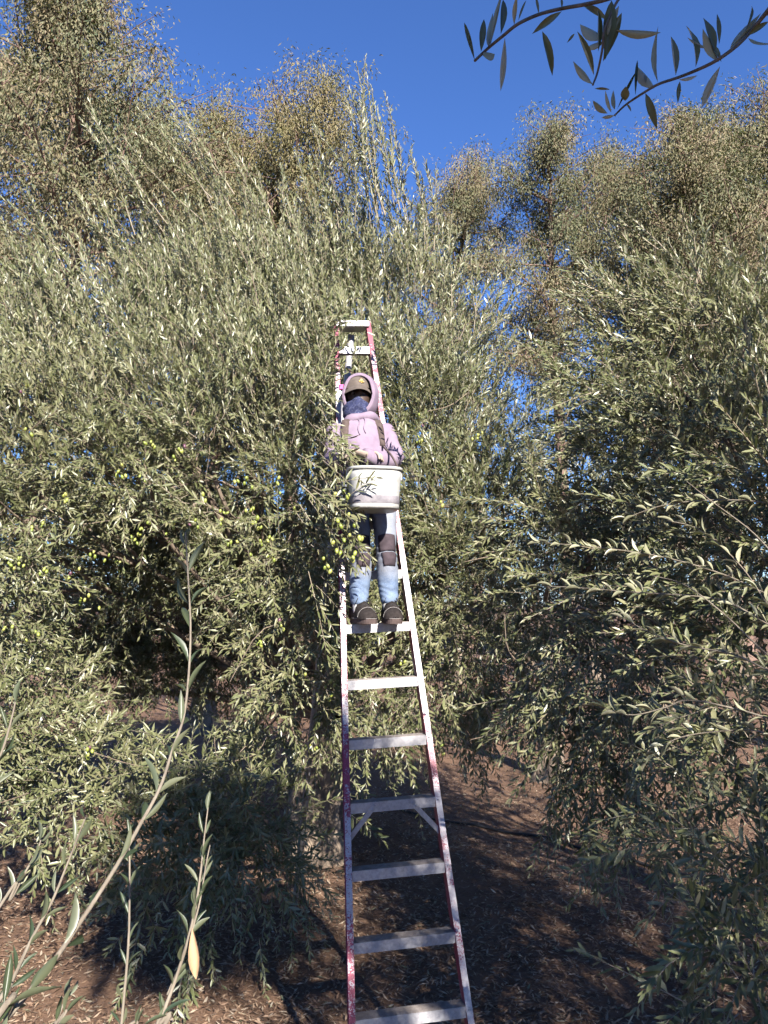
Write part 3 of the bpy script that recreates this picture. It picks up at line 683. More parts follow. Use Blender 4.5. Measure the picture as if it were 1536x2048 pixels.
def make_ladder():
    base = CA-EV*.54
    lad = empty('step_ladder', (CA[0], CA[1], 0), label='tall aluminium orchard step ladder with worn red rails', cat='ladder')
    v0, v1 = -.545, 12*.305+.20
    Rm = np.stack([EU, EV, EN], 1)
    for s in (-1, 1):
        mb = MB()
        a0, a1 = lw(v0)/2, lw(v1)/2
        # channel section rail: web plus two flanges
        def strip(u0, u1, n0, n1):
            V = []
            for v, a in ((v0, a0), (v1, a1)):
                for (uu, nn) in ((u0, n0), (u1, n0), (u1, n1), (u0, n1)): V.append(LP(s*(a+uu), v, nn))
            mb.add(V, [(0, 1, 2, 3), (7, 6, 5, 4), (0, 4, 5, 1), (1, 5, 6, 2), (2, 6, 7, 3), (3, 7, 4, 0)])
        strip(.0, .030, .0, .004); rail = mb.build('rail', M_rail2 if s > 0 else M_rail, lad)
        mb = MB(); strip(.0, .004, -.070, -.0005); strip(.0, .030, -.074, -.0705); mb.build('rail_side', M_railside, rail)
        f = MB(); c = LP(s*(a0+.012), v0-.005, -.035); c[2] = .035; f.box(c, (.028, .05, .03)); f.build('foot', M_blackrub, lad, bevel=.006)
    # rungs: channel treads with ridges, level with the ground
    def rung(v, name='rung', hh=.024, dp=.075):
        w = lw(v)-.002
        fw = nrm(np.cross(UP, EU)); fw = fw if fw[1] < 0 else -fw
        xd = EU; zd = np.cross(xd, fw); zd = zd if zd[2] > 0 else -zd
        c = LP(0, v, .003)
        R = np.stack([xd, -fw, zd], 1)   # local y goes back
        mb = MB()
        mb.box(c+R @ np.array([0, .0015, -hh]), (w/2, .0015, hh), R)            # front face
        mb.box(c+R @ np.array([0, dp-.0015, -hh*.8]), (w/2-.001, .0015, hh*.75), R)
        o = mb.build(name, M_alu, lad)
        mb = MB(); mb.box(c+R @ np.array([0, dp/2+.0015, -.0025]), (w/2-.0005, dp/2-.0035, .0015), R)       # tread plate
        k = 9
        for i in range(k):
            y = .009+(dp-.018)*i/(k-1)
            mb.box(c+R @ np.array([0, y, .0005]), (w/2-.002, .0019, .0016), R)
        mb.build('tread', M_tread, o)
        for s in (-1, 1):
            for dz in (-.012, -.036):
                b = MB(); cc = c+R @ np.array([s*(w/2+.014), -.004, dz]); b.tube([cc, cc+R @ np.array([0, -.004, 0]), cc+R @ np.array([0, -.0055, 0])], [.0055, .005, .002], 8)
                b.build('bolt', M_alu, o, True)
        return c, R, w, o
    for i in range(-1, 13):
        c, R, w, o = rung(i*.305)
        if i == 3:
            for s in (-1, 1):
                p0 = c+R @ np.array([s*(w/2-.125), -.003, -.012]); p1 = c+R @ np.array([s*(w/2+.012), -.003, -.165])
                d = nrm(p1-p0); sd = R @ np.array([0, 1, 0]); n = np.cross(d, sd)
                mb = MB(); Rb = np.stack([n, sd, d], 1); L = np.linalg.norm(p1-p0)
                mb.box((p0+p1)/2, (.0125, .0015, L/2+.012), Rb); br = mb.build('brace', M_alu, lad, bevel=.001)
                for t in (.012, .036):
                    b = MB(); cc = p0+d*(t-.005)-sd*.0015; b.tube([cc, cc-sd*.003, cc-sd*.0042], [.006, .0055, .003], 8); b.build('bolt', M_alu, br, True)
    # top cap
    mb = MB(); c = LP(0, 12*.305+.18, -.03); R = np.stack([EU, _b, UP], 1)
    mb.box(c, (lw(v1)/2+.02, .06, .02), R); mb.build('top_cap', M_alu, lad, bevel=.004)
    # rear pole of the tripod
    t0 = LP(0, 12*.305+.16, -.09); t1 = np.array([t0[0]-.5, t0[1]+1.6, .02])
    MB().tube([t0, t1], [.022, .022], 10).build('rear_pole', M_alu, lad, True)
    # pink tape tied at the left rail
    mb = MB(); c = LP(-lw(11.0*.305)/2+.022, 10.98*.305, .012); mb.box(c, (.03, .003, .017), np.stack([EU, EN, EV], 1)); mb.build('pink_tape', M_pink, lad, bevel=.002, label='bright pink tape by the picker\'s hood')
    return lad
ladder = make_ladder()

# ------------------------------------------------------------------ the olive picker
OV = 6*.305          # stands on this rung
def B(u, v, n): return LP(u, v+OV, n)

def capsule(pts, rad, n=14):
    """closed tube with rounded ends; rad entries are r or (ra, rb)"""
    pts = np.asarray(pts, float)
    k = max(10, 5*len(pts)); fine = spline(pts, k)
    ra = np.array([x if np.isscalar(x) else x[0] for x in rad], float); rb = np.array([x if np.isscalar(x) else x[1] for x in rad], float)
    q = np.linspace(0, len(pts)-1, k); ra = np.interp(q, np.arange(len(pts)), ra); rb = np.interp(q, np.arange(len(pts)), rb)
    return fine, ra, rb
def sweep(mb, pts, rad, xref, n=16, cap=True):
    f, ra, rb = capsule(pts, rad)
    t = nrm(np.gradient(f, axis=0)); xref = np.array(xref, float)
    th = np.arange(n)*2*PI/n; V = []
    rows = []
    def ring(c, tt, a, b):
        x = xref-tt*np.dot(xref, tt); x /= np.linalg.norm(x); y = np.cross(tt, x)
        return [c+x*a*math.cos(h)+y*b*math.sin(h) for h in th]
    if cap:
        for g in (.85, .5): rows.append(ring(f[0]-t[0]*min(ra[0], rb[0])*g*.6, t[0], ra[0]*math.sqrt(1-g*g), rb[0]*math.sqrt(1-g*g)))
    for i in range(len(f)): rows.append(ring(f[i], t[i], ra[i], rb[i]))
    if cap:
        for g in (.5, .85): rows.append(ring(f[-1]+t[-1]*min(ra[-1], rb[-1])*g*.6, t[-1], ra[-1]*math.sqrt(1-g*g), rb[-1]*math.sqrt(1-g*g)))
    V = [p for r_ in rows for p in r_]; F = []
    for i in range(len(rows)-1):
        for j in range(n): F.append((i*n+j, i*n+(j+1) % n, (i+1)*n+(j+1) % n, (i+1)*n+j))
    F.append(tuple(range(n-1, -1, -1))); F.append(tuple((len(rows)-1)*n+j for j in range(n)))
    mb.add(V, F)
def remesh(me, vox, smooth=3, name=None):
    o = bpy.data.objects.new('tmp', me); COL.objects.link(o)
    bm = bmesh.new(); bm.from_mesh(me); bmesh.ops.recalc_face_normals(bm, faces=bm.faces); bm.to_mesh(me); bm.free()
    m = o.modifiers.new('r', 'REMESH'); m.mode = 'VOXEL'; m.voxel_size = vox
    s = o.modifiers.new('s', 'SMOOTH'); s.iterations = smooth; s.factor = .5
    dg = bpy.context.evaluated_depsgraph_get(); dg.update()
    out = bpy.data.meshes.new_from_object(o.evaluated_get(dg))
    bpy.data.objects.remove(o); out.name = name or me.name
    return out
def displace(me, f):
    n = len(me.vertices); co = np.zeros(n*3, np.float32); no = np.zeros(n*3, np.float32)
    me.vertices.foreach_get('co', co); me.vertices.foreach_get('normal', no)
    co = co.reshape(-1, 3); no = no.reshape(-1, 3)
    co = co+no*f(co)[:, None]; me.vertices.foreach_set('co', co.astype(np.float32).ravel()); me.update()
def uvn(co):
    q = co-B(0, 0, 0); return q @ EU, q @ EV, q @ EN

def fabric(name, a, b, scale=30, rough=.9, weave=0, bs_=.3):
    m, nt, bs, out = mat(name)
    n = noise(nt, scale, 5, .6); n2 = noise(nt, 420, 2, .5)
    c = ramp(nt, n, [(.32, a), (.68, b)])
    if weave: c = mixc(nt, ramp(nt, n2, [(.4, (0, 0, 0)), (.65, (weave, weave, weave))]), c, tuple(min(1, x*1.7+.05) for x in b))
    nt.links.new(c, bs.inputs['Base Color']); bs.inputs['Roughness'].default_value = rough; bs.inputs['Specular IOR Level'].default_value = .2
    bump(nt, bs, n, bs_, .006); return m
M_hood = fabric('lavender_fleece', (.165, .122, .168), (.215, .165, .212), 14)
def denim_mat():
    m, nt, bs, out = mat('faded_denim')
    tc = nt.nodes.new('ShaderNodeTexCoord'); sx = nt.nodes.new('ShaderNodeSeparateXYZ'); nt.links.new(tc.outputs['Object'], sx.inputs[0])
    n = noise(nt, 14, 5, .6); n2 = noise(nt, 420, 2, .5); zz = float(B(0, .235, .12)[2])
    a = nt.nodes.new('ShaderNodeMath'); a.operation = 'MULTIPLY_ADD'; nt.links.new(n, a.inputs[0]); a.inputs[1].default_value = .05; nt.links.new(sx.outputs['Z'], a.inputs[2])
    mr = nt.nodes.new('ShaderNodeMapRange'); nt.links.new(a.outputs[0], mr.inputs[0]); mr.inputs[1].default_value = zz-.01; mr.inputs[2].default_value = zz+.06
    blue = ramp(nt, n, [(.32, (.050, .085, .165)), (.68, (.115, .165, .255))]); pale = ramp(nt, n, [(.32, (.115, .128, .170)), (.68, (.19, .20, .235))])
    c = mixc(nt, mr.outputs[0], blue, pale)
    c = mixc(nt, ramp(nt, n2, [(.4, (0, 0, 0)), (.65, (.35, .35, .35))]), c, (.30, .33, .38))
    nt.links.new(c, bs.inputs['Base Color']); bs.inputs['Roughness'].default_value = .85; bs.inputs['Specular IOR Level'].default_value = .2; bump(nt, bs, n, .5, .008); return m
M_denim = denim_mat()
M_denimw = fabric('faded_white_denim', (0.1292, 0.1406, 0.1786), (0.2128, 0.2204, 0.2432), 16, .85, .3)
M_patch = fabric('dark_grey_knee_fabric', (0.0304, 0.0228, 0.0281), (0.0570, 0.0433, 0.0509), 25)
M_lace = plain('black_lace', (.012, .012, .013), .8)
M_skinshade = plain('shaded_skin', (.045, .027, .02), .55, nscale=20, var=.1)  # face shade under the visor is put into this dark colour
M_shoe = fabric('dark_brown_suede', (0.0137, 0.0106, 0.0099), (0.0289, 0.0228, 0.0213), 50)
M_sole = fabric('brown_rubber_sole', (0.0456, 0.0319, 0.0289), (0.0760, 0.0547, 0.0502), 30)
M_stitch = plain('pale_stitching', (0.2280, 0.2128, 0.2052), .8)
M_sock = plain('white_sock', (0.3800, 0.3724, 0.3648), .9)
M_cap = fabric('grey_brown_cap_cloth', (0.0760, 0.0608, 0.0509), (0.1102, 0.0897, 0.0760), 30)
M_gold = plain('gold_embroidery', (0.4180, 0.2736, 0.0760), .5)
M_glove = fabric('pale_work_glove', (0.2280, 0.1748, 0.1444), (0.3040, 0.2432, 0.2052), 25)
M_strap = fabric('dark_brown_webbing', (0.0532, 0.0380, 0.0342), (0.0912, 0.0684, 0.0608), 40)
def gaiter_mat():
    m, nt, bs, out = mat('navy_bandana_print')
    tc = nt.nodes.new('ShaderNodeTexCoord')
    vo = nt.nodes.new('ShaderNodeTexVoronoi'); vo.inputs['Scale'].default_value = 38; nt.links.new(tc.outputs['Object'], vo.inputs['Vector'])
    n = noise(nt, 55, 4, .7); n2 = noise(nt, 9, 2)
    ad = nt.nodes.new('ShaderNodeMath'); ad.operation = 'MULTIPLY'; nt.links.new(vo.outputs['Distance'], ad.inputs[0]); nt.links.new(n2, ad.inputs[1])
    f = ramp(nt, ad.outputs[0], [(.0, (.8, .8, .8)), (.06, (.6, .6, .6)), (.11, (0, 0, 0)), (.25, (0, 0, 0)), (.29, (.5, .5, .5)), (.33, (0, 0, 0))])
    c = mixc(nt, f, ramp(nt, n, [(.35, (.010, .013, .045)), (.65, (.022, .028, .085))]), (.11, .12, .19))
    nt.links.new(c, bs.inputs['Base Color']); bs.inputs['Roughness'].default_value = .85; bump(nt, bs, n2, .5, .01); return m
M_gaiter = gaiter_mat()

def make_person():
    per = empty('person', (B(0, 0, 0)[0], B(0, 0, 0)[1], 0), label='olive picker in lavender hoodie, cap and navy face mask standing on the ladder', cat='person')
    # ---- joints (ladder frame: u right, v up along the ladder, n out)
    HIP = {-1: (-.090, .78, .10), 1: (.075, .78, .10)}
    KNEE = {-1: (-.082, .375, .135), 1: (.060, .375, .135)}
    ANK = {-1: (-.098, .10, .035), 1: (.068, .10, .035)}
    SHO = {-1: (-.160, 1.165, .085), 1: (.122, 1.165, .085)}
    ELB = {-1: (-.195, .965, .125), 1: (.163, .960, .125)}
    MIDF = {-1: (-.15, .905, .215), 1: (.085, .872, .255)}
    WRI = {-1: (-.065, .895, .262), 1: (-.045, .868, .330)}
    # ---- body, one continuous surface under the clothes
    mb = MB()
    sweep(mb, [B(-.01, .74, .10), B(-.015, .88, .10), B(-.02, 1.05, .09), B(-.02, 1.15, .085), B(-.02, 1.22, .09)], [(.12, .08), (.11, .075), (.13, .085), (.12, .07), (.05, .05)], EU)
    sweep(mb, [B(-.02, 1.19, .09), B(-.018, 1.285, .105)], [.047, .05], EU)
    sweep(mb, [B(-.018, 1.275, .125), B(-.018, 1.355, .12), B(-.018, 1.425, .115), B(-.018, 1.475, .11)], [(.045, .06), (.066, .08), (.07, .085), (.05, .06)], EU)
    sweep(mb, [B(-.018, 1.39, .185), B(-.018, 1.36, .213), B(-.018, 1.35, .203)], [.010, .014, .01], EU, 8)     # nose
    for s in (-1, 1):
        sweep(mb, [B(*SHO[s]), B(*ELB[s]), B(*MIDF[s]), B(*WRI[s])], [.045, .04, .038, .028], UP, 10)
        sweep(mb, [B(*HIP[s]), B(*KNEE[s]), B(KNEE[s][0]-.004, .27, .085), B(*ANK[s]), B(ANK[s][0], .055, .03)], [.075, .05, .045, .032, .034], EU, 10)
        hx = nrm(B(*WRI[s])-B(*MIDF[s])); w = B(*WRI[s])
        sweep(mb, [w, w+hx*.05, w+hx*.085], [(.024, .016), (.036, .015), (.033, .012)], EV, 10)
    link('body', remesh(mb.mesh('body'), .009, 3, 'body'), M_skinshade, per, True)
    # ---- gloved hands, five fingers each, closed over the rim of the bucket
    for s in (-1, 1):
        w = B(*WRI[s]); hx = nrm(B(*WRI[s])-B(*MIDF[s])); dn = nrm(-UP+EN*.2); dn = nrm(dn-hx*np.dot(dn, hx)); sd = np.cross(hx, dn)
        mb = MB()
        sweep(mb, [w-hx*.02, w+hx*.02, w+hx*.06, w+hx*.09], [(.032, .024), (.038, .022), (.044, .021), (.042, .018)], sd, 12)
        for k, ln in enumerate((.062, .07, .066, .05)):
            o = w+hx*.085+sd*(-.031+.0205*k)
            sweep(mb, [o-hx*.01, o+hx*ln*.45+dn*.004, o+hx*ln*.75+dn*.022, o+hx*ln*.8+dn*.045], [.0105, .010, .0095, .0085], sd, 8)
        o = w+hx*.025-sd*.036
        sweep(mb, [o, o+hx*.03-sd*.022+dn*.008, o+hx*.06-sd*.026+dn*.018], [.013, .0115, .0095], dn, 8)
        link('glove', remesh(mb.mesh('glove'), .0042, 2, 'glove'), M_glove, per, True)
    # ---- jeans
    mb = MB()
    sweep(mb, [B(-.008, .72, .10), B(-.008, .80, .10), B(-.01, .88, .10)], [(.135, .10), (.148, .112), (.135, .10)], EU, 20)
    for s in (-1, 1):
        sweep(mb, [B(*HIP[s]), B((HIP[s][0]+KNEE[s][0])/2, .58, .125), B(*KNEE[s]), B(KNEE[s][0]+.004*s, .26, .088), B(ANK[s][0], .17, .05), B(ANK[s][0], .115, .04)], [(.088, .095), (.070, .085), (.055, .066), (.060, .066), (.055, .058), (.048, .054)], EU, 20)
    me = remesh(mb.mesh('jeans'), .0075, 4, 'jeans')
    def wr(co):
        u, v, n = uvn(co); k = np.exp(-((v-.33)/.06)**2)*.003+np.exp(-((v-.15)/.05)**2)*.0022
        return k*np.sin(v*190+u*75+3*np.sin(u*50+v*30))+.0012*np.sin(u*90+v*35)
    displace(me, wr); me.update()
    jeans = link('jeans', me, M_denim, per, True)
    bvh = BVHTree.FromPolygons([tuple(x.co) for x in me.vertices], [tuple(p.vertices) for p in me.polygons])
    def drape(u, v, off, bv=bvh):
        o = Vector(B(u, v, .6)); h = bv.ray_cast(o, Vector(-EN))
        return np.array(h[0])+EN*off if h[0] is not None else B(u, v, .15)
    def patch(name, us, vs, off, m, parent, bv=bvh, shape=None):
        V = []; F = []
        for j, v in enumerate(vs):
            for i, u in enumerate(us):
                uu, vv = (u, v) if shape is None else shape(u, v)
                V.append(drape(uu, vv, off+.0015*math.sin(vv*160+uu*30), bv))
        nu = len(us)
        for j in range(len(vs)-1):
            for i in range(nu-1): F.append((j*nu+i, j*nu+i+1, (j+1)*nu+i+1, (j+1)*nu+i))
        me2 = bpy.data.meshes.new(name); me2.from_pydata(V, [], F)
        o = link(name, me2, m, parent, True)
        so = o.modifiers.new('thick', 'SOLIDIFY'); so.thickness = .004; so.offset = 0
        return o
    for s in (-1, 1):
        c = KNEE[s][0]
        def shp(u, v, c=c):
            f = 1-.35*((v-.40)/.08)**4
            return c+(u-c)*max(.35, f), v
        patch('knee_patch', np.linspace(c-.046, c+.046, 9), np.linspace(.352, .445, 10), .004, M_patch, jeans, shape=shp)
        patch('knee_patch', np.linspace(c-.040, c+.042, 9), np.linspace(.275, .345, 6), .004, M_patch, jeans, shape=lambda u, v, c=c: (c+.006+(u-c)*(.75+.3*(v-.275)/.07), v))
    # ---- socks and shoes
    for s in (-1, 1):
        a = ANK[s]
        mb = MB(); sweep(mb, [B(a[0], .06, .03), B(a[0], .13, .035)], [(.038, .042), (.041, .045)], EU, 14); mb.build('sock', M_sock, per, True)
        fw = nrm(np.array([.42 if s < 0 else .16, -1, 0.0])); rt = np.array([-fw[1], fw[0], 0]); c = B(a[0], 0, .0); c[2] = (LP(0, OV, 0))[2]+.004
        c = c-fw*.0+np.array([0, 0, 0])
        mb = MB()
        def S(f, r_, z): return c+fw*(f*1.08-.012)+rt*r_*1.2+UP*z*1.22
        # upper: rings from heel to toe
        prof = [(-.075, .022, .055), (-.06, .034, .095), (-.02, .036, .112), (.02, .036, .106), (.06, .039, .078), (.10, .044, .050), (.135, .042, .040), (.156, .032, .030), (.166, .020, .020), (.171, .006, .008)]
        V = []; n = 14
        for f, hw, ht in prof:
            for k in range(n):
                t = PI*k/(n-1); V.append(S(f, -math.cos(t)*hw*(1-.18*math.sin(t)**3), .018+math.sin(t)**.8*ht))
        F = [(i*n+k, i*n+k+1, (i+1)*n+k+1, (i+1)*n+k) for i in range(len(prof)-1) for k in range(n-1)]
        F += [tuple(range(n)), tuple(range((len(prof)-1)*n+n-1, (len(prof)-1)*n-1, -1))]
        mb.add(V, F)
        sh = mb.build('shoe', M_shoe, per, True)
        # sole
        out = []
        for k in range(28):
            t = 2*PI*k/28; f = math.cos(t); r_ = math.sin(t)
            ff = .048+.124*np.sign(f)*abs(f)**.75; out.append((ff, (.043 if ff > .06 else .037)*np.sign(r_)*abs(r_)**.7))
        V = [S(f, r_, z) for z in (-.002, .022) for f, r_ in out]; k = 28
        F = [(i, (i+1) % k, k+(i+1) % k, k+i) for i in range(k)]+[tuple(range(k-1, -1, -1)), tuple(range(k, 2*k))]
        MB().add(V, F).build('sole', M_sole, sh)
        MB().tube([S(f, r_*1.01, .0215) for f, r_ in out]+[S(out[0][0], 0, .0215)], .0011, 5, False).build('stitching', M_stitch, sh)
        # toe seam and laces
        MB().tube([S(.098+.016*math.cos(t), .0445*math.sin(t), .020+.0505*math.cos(t)**.8) for t in np.linspace(-1.5, 1.5, 13)], .0012, 5).build('stitching', M_stitch, sh)
        for q in range(5):
            f0 = .022+.014*q; z = .126-.012*q
            MB().tube([S(f0, -.024, z-.008), S(f0+.004, 0, z+.006), S(f0+.002, .024, z-.008)], .0028, 5).build('lace', M_lace, sh, True)
        MB().tube([S(.035, -.005, .122), S(.055, -.028, .108), S(.045, -.036, .085), S(.03, -.008, .122), S(.055, .025, .108), S(.045, .034, .085)], .0024, 5).build('lace', M_lace, sh, True)
    # ---- hoodie
    mb = MB()
    sweep(mb, [B(-.01, .76, .10), B(-.012, .86, .10), B(-.016, .96, .10), B(-.02, 1.06, .095), B(-.02, 1.14, .09), B(-.02, 1.195, .085), B(-.02, 1.235, .09)],
          [(.145, .114), (.15, .118), (.152, .12), (.155, .118), (.158, .108), (.130, .09), (.078, .072)], EU, 24)
    for s in (-1, 1):
        sweep(mb, [B(*SHO[s]), B((SHO[s][0]+ELB[s][0])/2+.004*s, 1.06, .105), B(*ELB[s]), B(*MIDF[s]), B(WRI[s][0]-.025*(-s), WRI[s][1], WRI[s][2]-.01)], [.060, .058, .056, .052, .042], UP, 16)
    me = remesh(mb.mesh('hoodie'), .0075, 4, 'hoodie')
    def wr(co):
        u, v, n = uvn(co); e = np.exp(-((v-.96)/.07)**2)*(np.abs(u) > .12)
        return .004*e*np.sin(u*120+v*60)+.0022*np.sin(v*48+u*22+2*np.sin(u*16))+.0016*np.sin(u*60-v*30)+.0035*np.exp(-((v-1.18)/.03)**2)*np.sin(u*45)
    displace(me, wr)
    hoodie = link('hoodie', me, M_hood, per, True)
    hb = BVHTree.FromPolygons([tuple(x.co) for x in me.vertices], [tuple(p.vertices) for p in me.polygons])
    # ribbed cuffs
    for s in (-1, 1):
        hx = nrm(B(*WRI[s])-B(*MIDF[s])); w = B(*WRI[s])
        mb = MB(); pp = [w-hx*(.045-.009*i) for i in range(6)]; mb.tube(pp, [.043, .0455, .043, .045, .0425, .042], 18); mb.build('cuff', M_hood, hoodie, True)
    # hood: shell round the head, open at the front
    hc = B(-.004, 1.385, .100); tw = .10
    V = []; F = []; nu, nv = 26, 18
    for j in range(nv):
        q_ = j/(nv-1)                        # front opening (q = 0) to the back
        for i in range(nu):
            ph = 2*PI*i/nu; t0 = 1.02+.06*math.sin(ph)-.10*math.cos(ph); th = t0+(PI-t0)*q_
            x = math.cos(ph)*math.sin(th); z = math.sin(ph)*math.sin(th); y = math.cos(th)
            ax = .104; az = .138 if z > 0 else .150; ay = .150
            if z < 0: ax *= 1-.10*abs(z)
            fold = 1+.018*math.sin(ph*5+th*3)+.012*math.sin(ph*9-th*5)
            V.append(hc+EU*(x*ax*fold-.030*y)+UP*(z*az*fold)+(-np.array([_b[0], _b[1], 0]))*(y*ay))
    for j in range(nv-1):
        for i in range(nu): F.append((j*nu+i, j*nu+(i+1) % nu, (j+1)*nu+(i+1) % nu, (j+1)*nu+i))
    me = bpy.data.meshes.new('hood'); me.from_pydata(V, [], F)
    hood = link('hood', me, M_hood, hoodie, True)
    so = hood.modifiers.new('thick', 'SOLIDIFY'); so.thickness = .012; so.offset = -1
    sb = hood.modifiers.new('sub', 'SUBSURF'); sb.levels = 1; sb.render_levels = 2
    rim = [V[i] for i in range(nu)]+[V[0], V[1]]
    MB().tube(rim, .0062, 7, False).build('hood_hem', M_hood, hoodie, True)
    # neck folds of the hood over the shoulders
    mb = MB(); ring_ = []
    for t in np.linspace(0, 2*PI, 25): ring_.append(B(-.018+.098*math.cos(t), 1.212+.014*math.sin(t*1.0+PI/2), .092+.078*math.sin(t)))
    mb.tube(ring_, [.026+.006*math.sin(5*k) for k in range(25)], 10, False); mb.build('hood_collar', M_hood, hoodie, True)
    for u0, u1, ln in ((-.040, -.046, .13), (-.006, -.012, .12)):
        pts = [drape(u0+(u1-u0)*t+.006*math.sin(t*7), 1.195-ln*t, .005, hb) for t in np.linspace(0, 1, 10)]
        MB().tube(pts, .0032, 6).build('drawstring', M_hood, hoodie, True)
    # ---- neck gaiter over nose, cheeks and neck
    fwd = -np.array([_b[0], _b[1], 0]); fwd = nrm(fwd)
    hcx = B(-.022, 1.345, .115)
    V = []; F = []; nu, nv = 22, 12
    for j in range(nv):
        t = j/(nv-1); z = -.012-.125*t
        for i in range(nu):
            ph = -1.75+3.5*i/(nu-1); rr = .083+.010*math.sin(t*PI)-.018*t*t; dz = .020*math.exp(-(ph/.35)**2)*(1-t)
            nose = .022*math.exp(-(ph/.28)**2)*math.exp(-((t-.12)/.22)**2)
            f = rr+nose+.0035*math.sin(t*16+2*math.cos(ph*2))
            V.append(hcx+EU*(math.sin(ph)*f*.93-.012)+fwd*(math.cos(ph)*f*1.05)+UP*(z+dz))
    for j in range(nv-1):
        for i in range(nu-1): F.append((j*nu+i, (j+1)*nu+i, (j+1)*nu+i+1, j*nu+i+1))
    me = bpy.data.meshes.new('face_mask'); me.from_pydata(V, [], F); g = link('face_mask', me, M_gaiter, per, True)
    so = g.modifiers.new('thick', 'SOLIDIFY'); so.thickness = .004; sb = g.modifiers.new('sub', 'SUBSURF'); sb.levels = 1
    # ---- eyes on the shaded face
    me_eye = plain('eye', (.03, .02, .02), .2)
    for s in (-1, 1):
        bm = bmesh.new(); bmesh.ops.create_uvsphere(bm, u_segments=10, v_segments=8, radius=.012); me = bpy.data.meshes.new('eye'); bm.to_mesh(me); bm.free()
        o = link('eye', me, me_eye, per, True); o.location = hcx+EU*(s*.03-.01)+fwd*.074+UP*.036
    # ---- cap with a curved visor
    cc = B(-.020, 1.425, .11)
    V = []; F = []; nu, nv = 24, 9
    for j in range(nv):
        th = (PI/2)*(1-j/(nv-1))
        for i in range(nu):
            ph = 2*PI*i/nu; V.append(cc+EU*(.088*math.cos(ph)*math.sin(th)-.004)+fwd*(.100*math.sin(ph)*math.sin(th))+UP*(.095*math.cos(th)**.8 if th < PI/2-1e-6 else 0))
    for j in range(nv-1):
        for i in range(nu): F.append((j*nu+i, j*nu+(i+1) % nu, (j+1)*nu+(i+1) % nu, (j+1)*nu+i))
    me = bpy.data.meshes.new('cap'); me.from_pydata(V, [], F); cap = link('cap', me, M_cap, per, True)
    V = []; F = []; na, nr = 15, 6
    for j in range(nr):
        q = j/(nr-1)
        for i in range(na):
            a = -1.25+2.5*i/(na-1); reach = .098+q*.070*math.cos(a*.9)
            side = math.sin(a); V.append(cc+EU*(side*(.090+.004*q)-.006)+fwd*(math.cos(a)*reach)+UP*(.012-.040*side*side-q*.046*math.cos(a)))
    for j in range(nr-1):
        for i in range(na-1): F.append((j*na+i, j*na+i+1, (j+1)*na+i+1, (j+1)*na+i))
    me = bpy.data.meshes.new('visor'); me.from_pydata(V, [], F); vis = link('visor', me, M_cap, cap, True)
    so = vis.modifiers.new('thick', 'SOLIDIFY'); so.thickness = .004; sb = vis.modifiers.new('sub', 'SUBSURF'); sb.levels = 1
    mb = MB()
    for du, dz, rr in ((.012, .040, .010), (.024, .030, .006), (.003, .034, .006), (.014, .026, .005)):
        p = cc+EU*du+fwd*(.100-.2*max(0, dz-.02)*.5)+UP*dz
        mb.tube([p-fwd*.004, p+fwd*.001, p+fwd*.0022], [rr, rr*.9, rr*.4], 9)
    mb.build('emblem', M_gold, cap, True)
    return per, hb, drape
person, hood_bvh, drape = make_person()

# ------------------------------------------------------------------ picking bucket, carried on shoulder straps
def bucket_mats():
    m, nt, bs, out = mat('dull_white_plastic'); n = noise(nt, 9, 6, .65); n2 = noise(nt, 70, 3, .6)
    c = mixc(nt, .4, ramp(nt, n, [(.28, (.17, .165, .15)), (.45, (.28, .28, .265)), (.62, (.35, .35, .335))]), ramp(nt, n2, [(.3, (.19, .185, .18)), (.7, (.36, .36, .345))]))
    nt.links.new(c, bs.inputs['Base Color']); bs.inputs['Roughness'].default_value = .5
    m2, nt, bs, out = mat('scuffed_grey_canvas'); n = noise(nt, 18, 6, .7)
    nt.links.new(ramp(nt, n, [(.3, (.095, .085, .10)), (.65, (.20, .185, .20))]), bs.inputs['Base Color']); bs.inputs['Roughness'].default_value = .8; bump(nt, bs, n, .4, .004)
    return m, m2
M_buck, M_canvas = bucket_mats()
